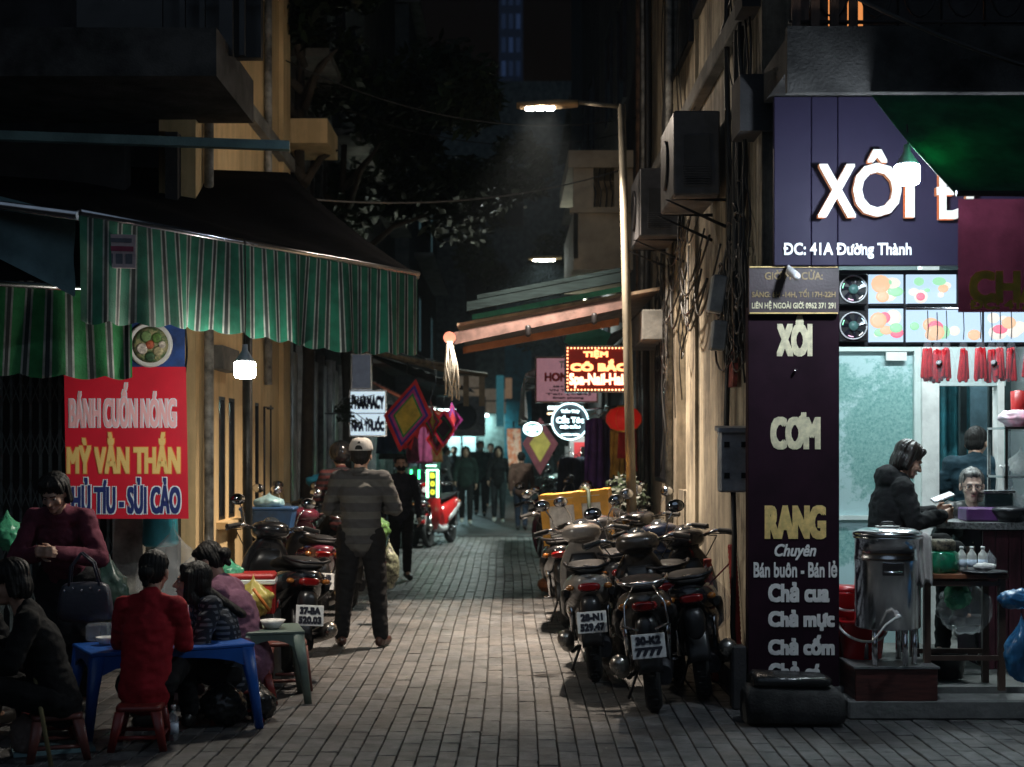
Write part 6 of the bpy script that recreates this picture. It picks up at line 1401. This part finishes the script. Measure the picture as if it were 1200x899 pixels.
tow = thing('towel','white towel draped over the boiler rim','towel',(ax(1072,D),D-.05,1.13)); o=MB().grid(lambda u,v:(-.035+.11*u*(1-.35*v)+.04*v,-.04-.02*math.sin(u*9)-.02*v,.0-.30*v-.06*abs(u-.6)),12,10).build('cloth',M('towel_cloth',(.62,.58,.54),.9,bump=.5,bs=150),tow); o.modifiers.new('solid','SOLIDIFY').thickness=.01
# red bins and buckets
def bucket(label,P,r,h,m,lid=None):
    t = thing('bucket',label,'bucket',P); MB().lathe([(r*.78,0),(r*.8,.005),(r,h),(r*1.04,h),(r*1.04,h-.02)],seg=28).build('bucket_body',m,t)
    MB().tube([(r*math.cos(a),-abs(r*math.sin(a))-.01,h-.03-.09*math.sin(a)) for a in [i*PI/12 for i in range(13)]],.009,6).build('bail_handle',WHITE,t)
    if lid: MB().lathe([(r*1.05,h),(r*1.05,h+.025),(0,h+.03)],seg=28).build('lid',lid,t)
    return t
RB = M('bucket_red',(.5,.01,.015),.3,var=.1)
bucket('red bucket with white handle behind the boiler legs',(ax(1010,9.0),9.0,.30),.15,.26,RB)
bucket('red lidded bin on the left behind the boiler',(ax(990,9.25),9.25,.30),.13,.42,RB,RB)
tag(MB().box((0,0,0),(.75,.4,.14)).build('low_step',CONC,loc=(ax(1000,9.2),9.2,.225)),'low concrete step carrying the red buckets','step')
# small side table with bottles and green jar
D=8.8
tb = thing('side_table','small wooden topped steel table with bottles beside the boiler','table',(ax(1128,D),D+.12,FLZ+.0)); W=.53
htab = az(672,D)-FLZ
MB().box((0,0,htab-.015),(W,.36,.03),bev=.004).build('table_top',M('orange_wood_top',(.28,.10,.045),.4,var=.4,stretch=(1,8,1)),tb)
for sx in (-1,1):
    for sy_ in (-1,1): MB().box((sx*(W/2-.035),sy_*.15,(htab-.03)/2),(.04,.035,htab-.03)).build('leg',M('brown_steel',(.10,.06,.045),.45,.2),tb)
for z in (.2,htab-.06):
    for sy_ in (-1,1): MB().box((0,sy_*.15,z),(W-.11,.025,.03)).build('stretcher',M('brown_steel'),tb)
zt = FLZ+htab
for k,(px,lab) in enumerate(((1133,'left'),(1145,'middle'),(1158,'right'))): bottle('small white milk bottle, %s one of three on the side table'%lab,(ax(px,D),D+.1,zt),.029,.16,M('milk',(.65,.65,.6),.3,var=.05),grp='three white bottles')
gj = thing('green_jar','squat green glass jar with a brown cover on the side table','jar',(ax(1108,D),D+.08,zt)); GG = M('green_glass',(.02,.32,.16),.1,trans=.4,var=.3,vs=12,coat=.6)
MB().lathe([(.09,0),(.105,.02),(.108,.07),(.1,.12),(.085,.135)],seg=30).build('jar_body',GG,gj); MB().lathe([(.08,.136),(.085,.15),(.085,.19),(.07,.205),(0,.207)],seg=26).build('cover',M('woven_lid',(.16,.13,.08),.7,var=.6,vs=30,bump=.8),gj)
tag(MB().lathe([(.05,0),(.14,.012),(.138,.018),(0,.01)],seg=24).build('tray',DARKMETAL,loc=(ax(1152,D),D-.02,zt)),'dark shallow tray in front of the white bottles','tray')
bag('small white packet on the dark tray',(ax(1152,D),D-.03,zt+.018),(.07,.04,.025),M('foam'),knot=False,seed=41,name='packet',cat='packet')
bag('clear bag beside the white bottles',(ax(1165,D),D+.08,zt),(.04,.04,.06),CLEAR,seed=42)
bag('clear and green bag heap stored under the side table',(ax(1135,9.05),9.1,.45),(.17,.12,.17),CLEAR,seed=43)
bag('small green bag under the side table',(ax(1122,9.0),9.0,.62),(.08,.07,.09),GBAG,seed=44)
bag('red bag behind the boiler leg',(ax(1085,9.3),9.3,.82),(.08,.07,.06),M('cooler_red'),seed=45)
tag(MB().lathe([(.1,0),(.13,.16),(.14,.17),(0,.1)],seg=22).build('basin',BLACK,loc=(ax(1112,9.1),9.15,FLZ+.02)),'black basin on the floor under the side table','basin')
bag('long blue plastic bag hanging at the right edge',(ax(1197,8.4),8.4,az(800,8.4)),(.10,.08,.17),BBAG,seed=46)
bag('folded blue bag resting above the hanging blue bag',(ax(1197,8.4),8.45,az(715,8.4)),(.12,.08,.06),BBAG,knot=False,seed=47)
# counter with maroon planks and stone top
D=9.6
ct = thing('counter','shop counter with stone top and maroon plank front','counter',(ax(1155,D),D,FLZ)); cz_ = az(615,D)-FLZ
for k in range(12): MB().box((.02+k*.088,0,cz_/2-.02),(.083,.02,cz_-.04),bev=.004).build('plank',M('maroon_plank',(.08,.02,.03),.45,var=.3,stretch=(6,6,1)),ct)
MB().prism([(-.30,.12),(-.34,.2),(-.34,.6),(1.2,.6),(1.2,-.06),(-.02,-.06)],cz_-.03,cz_+.015,'z').build('stone_top',M('granite',(.35,.36,.36),.3,var=.5,vs=60),ct)
MB().box((.5,.35,cz_/2-.02),(1.0,.5,cz_-.05)).build('counter_body',MAROON,ct)
ctz = FLZ+cz_+.016
tag(MB().box((0,0,.05),(.24,.2,.09),bev=.01).build('purple_tub',M('purple_tub',(.12,.04,.16),.4),loc=(ax(1148,9.75),9.75,ctz)),'purple plastic tub on the stone counter','tub')
tag(MB().lathe([(.08,0),(.13,.07),(.13,.09),(.1,.1),(0,.11)],seg=26).build('rice_pot',M('dark_pot',(.03,.03,.035),.3,.5),loc=(ax(1185,9.65),9.65,ctz)),'dark round pot with a pale lid at the counter edge','pot')
tb2 = thing('drink_dispenser','small dark drink dispenser with steel top behind the counter','dispenser',(ax(1166,9.9),9.9,ctz)); MB().box((0,0,.1),(.2,.18,.18),bev=.008).build('tank',M('dark_tank',(.02,.035,.035),.1,coat=1),tb2); MB().box((0,0,.2),(.22,.2,.02),bev=.004).build('top_plate',STEEL,tb2); MB().tube([(.06,0,.21),(.06,0,.36),(.03,-.02,.38)],.008,8).build('spout',WHITE,tb2)
gc = thing('glass_cabinet','glass food cabinet with steel frame at the right edge','cabinet',(ax(1182,9.8),9.85,ctz))
for (x,y) in ((0,0),(0,.35),(.6,0),(.6,.35)): MB().box((x,y,.32),(.02,.02,.64)).build('post',STEEL,gc)
for z in (.02,.3,.64): MB().box((.3,.175,z),(.62,.37,.015)).build('shelf',STEEL,gc)
MB().box((.3,-.012,.32),(.58,.004,.6)).build('glass_pane',M('cabinet_glass',(.7,.85,.85),.05,alpha=.2,var=0,bump=0),gc)
bag('pink and white bag on top of the glass cabinet',(ax(1195,9.9),9.95,ctz+.65),(.14,.1,.06),M('pink_bag',(.6,.15,.25),.35,var=.6,vs=5,col2=(.6,.6,.65),bump=.6,bs=15),knot=False,seed=51)
tag(MB().lathe([(.05,0),(.055,.25),(0,.26)],seg=20).build('red_canister',M('cooler_red'),loc=(ax(1206,9.8),10.0,ctz+.65)),'red canister on the glass cabinet at the right edge','canister')
for k in range(3): bag('pale food bag inside the glass cabinet, %s shelf side'%('left','middle','right')[k],(ax(1190+k*9,9.95),10.0,ctz+.03+.28*(k%2)),(.08,.08,.08),M('foam'),seed=60+k)
# people of the shop
hs = dict(seated(.55,.78,.05,.10,.42)); 
wz = .40
st_ = stool('tall dark stool under the woman with the phone',(ax(1038,9.55),9.55,.15),0,.82,BLACK,.15,grp=None)
Jw = bodyjoints(pel=(0,0,.62),hL=(-.09,.03,.60),hR=(.09,.03,.60),kL=(-.09,.44,.64),kR=(.10,.44,.60),aL=(-.1,.46,.2),aR=(.12,.46,.17),tL=(-.1,.6,.15),tR=(.12,.6,.12),chest=(0,.02,.90),sL=(-.175,.05,1.04),sR=(.175,.05,1.04),neck=(0,.08,1.10),head=(0,.145,1.215),eL=(-.22,.10,.80),eR=(.22,.10,.80),wL=(-.06,.36,.86),wR=(.07,.36,.84))
person('woman with bobbed hair in black hooded top looking down at her phone',(ax(1040,9.5),9.5,.37),-PI/2+.12,Jw,fab('black_hoodie',(.012,.012,.013)),BLK,SHOEB,'bob',hairm=M('dark_brown_hair',(.022,.013,.009),.38,var=.5,vs=20,bump=.8,bs=30,stretch=(1,1,.08)),look=(0,.9,-.42),vox=.006,hood=True,puff=.15,s=.98,handcurl=(.9,.5))
ph = thing('phone','pale smartphone held by the woman in the black hooded top','phone',(ax(1103,9.45),9.42,az(583,9.45))); MB().box((0,0,0),(.15,.075,.01),(0.3,-.35,.1),bev=.003).build('case',M('pale_meter'),ph); MB().box((0,0,.007),(.14,.065,.003),(0.3,-.35,.1)).build('display',M('phone_display',(.1,.1,.1),.2,emit=(.7,.8,1),es=.25),ph)
Jo = P_(seated(.5,.62,.10))
person('elderly man with glasses in a dark leather jacket looking at the camera',(ax(1147,10.2),10.2,.16),PI*.5+1.0,Jo,M('black_leather',(.02,.018,.018),.38,var=.2,vs=8,bump=.4,bs=25),BLK,SHOEB,'short',hairm=M('grey_hair',(.16,.15,.14),.5,var=.8,vs=25,bump=.8,bs=30,stretch=(1,1,.1)),look=(-.35,.9,-.08),vox=.006,skin=M('old_skin',(.5,.33,.26),.5,var=.25,vs=18,bump=.3,bs=40,sub=.05),glasses=True,female=False,s=1.0,puff=.15)
person('cook in dark teal t-shirt standing with his back to the street',(ax(1143,11.0),11.0,.15),-.25,bodyjoints(eL=(-.27,.04,1.08),wL=(-.2,.22,.98),eR=(.24,.1,1.08),wR=(.1,.28,1.0),head=(.01,.05,1.53)),fab('dark_teal_tshirt',(.012,.035,.05)),BLK,SHOEB,'short',look=(.3,.9,-.15),vox=.008,sleeves='short',female=False,s=1.0,wide=1.1)
# kerb, sack, pillar foot
kb_ = MB().box((0,0,.06),(4.0,.25,.12),bev=.012).build('kerb',CONC,loc=(4.06,8.72,0)); struct(kb_)
tag(MB().loft([(-.29,0,.10,.13,.085),(-.27,0,.12,.15,.115),(.25,0,.11,.15,.11),(.29,0,.1,.13,.085)],axis='x',seg=18,n=4).build('concrete_block',M('mossy_concrete'),loc=(ax(930,8.45),8.5,-.0)),'rough dark concrete block at the foot of the pillar sign','block')
tag(MB().loft([(-.23,0,0,.12,.03),(-.2,0,.01,.14,.045),(.2,0,.0,.14,.035),(.24,0,0,.1,.02)],axis='x',seg=18,n=3).build('folded_tarp',M('black_bag'),loc=(ax(925,8.5),8.52,.255)),'folded black tarp lying on the concrete block','tarp')
tag(MB().box((0,0,.4),(.09,.12,.4),bev=.01).build('side_plinth',DARKWALL,loc=(1.455,8.98,-.2)),'dark low plinth beside the foot of the pillar sign','plinth')
# plant near the lantern
pp = thing('potted_plant','dark bushy potted plant at the foot of the lamp pole','plant',(ax(733,13.9),14.0,0)); MB().lathe([(.12,0),(.17,.28),(.18,.3),(.15,.28),(0,.26)],seg=20).build('pot',M('terracotta',(.25,.1,.06),.8),pp)
MB().tube([(0,0,.2),(.02,0,.9)],.02,6).build('stem',M('bark'),pp)
bm = bmesh.new(); random.seed(77)
for _ in range(700):
    d=Vector((random.gauss(0,1),random.gauss(0,1),random.gauss(0,1))).normalized()*random.uniform(.05,.25); p_=Vector((0,0,1.15))+d; a=Vector((random.gauss(0,1),random.gauss(0,1),random.gauss(0,.7))).normalized(); b=a.orthogonal().normalized(); s_=random.uniform(.02,.045)
    bm.faces.new([bm.verts.new(p_-a*s_),bm.verts.new(p_+b*s_*.5),bm.verts.new(p_+a*s_),bm.verts.new(p_-b*s_*.5)])
me=bpy.data.meshes.new('foliage'); bm.to_mesh(me); bm.free(); me.materials.append(M('leaves')); o=bpy.data.objects.new('foliage',me); C.objects.link(o); o.parent=pp

# ================================================================== FAR ALLEY CLUTTER
random.seed(99)
TG = M('teal_tube',(1,1,1),.5,emit=(.7,1,.95),es=7,var=0)
for k,(x,y,z,lab,c_,wt) in enumerate(((1.1,19.4,2.42,'white tube light under the corrugated awning behind the round sign',(.9,1,.92),16),(1.3,30,2.5,'white tube light above the far right shopfront',(.6,1,.9),26),(-1.7,28,2.4,'greenish tube light above the far left shopfront',(.5,1,.75),14),(-1.6,36,2.6,'pale tube light of the shop beyond the walkers on the left',(.6,.95,1),45),(1.4,40,2.6,'warm tube light of the farthest right shopfront',(1,.75,.5),34))):
    t = thing('tube_light',lab,'lamp',(x,y,z),0,'tube lights along the far alley'); MB().box((0,0,.03),(.6,.06,.04)).build('fitting',WHITE,t); MB().tube([(-.28,0,-.01),(.28,0,-.01)],.014,8).build('tube',TG if k<4 else M('warm_tube',(1,1,1),.5,emit=(1,.7,.4),es=5,var=0),t); area_light('tube_glow',t,(0,0,-.05),wt,c_,.55,.08)
def goods(label,x,y,cols,w=.5,name='goods_rack',side=1):
    t = thing(name,label,'shelf',(x,y,0))
    for sx in (-w/2,w/2): MB().box((sx,0,.75),(.03,.3,1.5)).build('upright',DARKMETAL,t)
    for z in (.15,.6,1.05,1.45):
        MB().box((0,0,z),(w,.3,.025)).build('shelf_board',DARKMETAL,t)
        for k in range(4): MB().box((-w/2+.09+k*(w-.16)/3,0,z+.1),(.09,.16,random.uniform(.12,.24)),bev=.008).build('packet',M('goods_%d'%(random.choice(cols)),[(.4,.08,.05),(.05,.15,.35),(.45,.35,.08),(.4,.4,.4),(.08,.3,.15)][random.choice(cols)],.5),t)
goods('rack of small packets outside the right row by the warning box',1.3,21.2,[0,1,3]); goods('rack of packets outside the far right house',1.35,28.5,[2,3,4]); goods('rack of packets on the far left beyond the flags',-2.1,29.5,[0,2,4]); goods('rack of packets at the left before the end building',-1.9,38,[0,1,2,3])
G2='dark clothes hanging outside the left row'
for k,(x,y,z,c_,lab) in enumerate(((-1.9,23.5,2.2,(.03,.02,.03),'black coat hanging left of the red awning'),(-1.75,24.6,2.15,(.3,.03,.08),'crimson shirt hanging under the red awning'),(-1.6,26.0,2.1,(.35,.05,.15),'pink shirt hanging lower beyond the red awning'),(-1.8,21.9,2.3,(.03,.06,.12),'navy cloth hanging right of the pharmacy sign'),(-1.5,28,2.1,(.3,.12,.03),'orange cloth hanging farthest in the left row'))):
    garment(lab,(x,y,z),.42,.75,M('cloth_%d'%k,c_,.7,var=.3,transl=.2),G2)
for k,(px,py,d,wpx,hpx,c_,lab) in enumerate(((586,470,40,9,60,(.1,.5,.6),'tall teal shop sign far down the alley'),(596,455,44,8,24,(.8,.5,.3),'small amber lit panel far down the alley'),(552,505,46,14,6,(.6,.9,1),'short bright strip of light over the end door'),(649,478,24,14,4,(.8,1,1),'thin white light strip under the corrugated awning'),(657,548,34,6,14,(.9,.3,.15),'small red lit panel among the far right scooters'),(690,545,24,5,20,(.2,.6,.6),'narrow teal lit panel beyond the robes'))):
    t = tag(MB().box((0,0,0),(wpx/F*d,.05,hpx/F*d),bev=.004).build('lit_panel',M('panel_%d'%k,tuple(v*.3 for v in c_),.5,emit=c_,es=(.12 if k in (0,1,4,5) else 2.5),var=.4,vs=9),loc=at(px,py,d)),lab,'sign')
person('person in grey jacket standing by the far right shopfront',(1.0,33,0),PI/2,bodyjoints(),fab('grey_jacket',(.06,.065,.07)),BLK,vox=.016,group='people walking in the distance')
person('person in white top among the far left shoppers',(-1.5,34.5,0),-1.2,bodyjoints(),fab('white_top',(.4,.4,.4)),DNM,vox=.016,group='people walking in the distance')
bpy.data.scenes.remove(WORK)
# ------------------------------------------------------------------ night haze over the whole alley
hz = MB().box((0,47,21.5),(60,104,46)).build('haze', None); stuff(hz)
hm = bpy.data.materials.new('night_haze'); hm.use_nodes = True; n = hm.node_tree.nodes; n.remove(n['Principled BSDF'])
pv = n.new('ShaderNodeVolumePrincipled'); pv.inputs['Density'].default_value = .0005; pv.inputs['Color'].default_value = (.72,.88,1,1); pv.inputs['Anisotropy'].default_value = .3
hm.node_tree.links.new(pv.outputs[0], n['Material Output'].inputs['Volume']); hz.data.materials.clear(); hz.data.materials.append(hm)
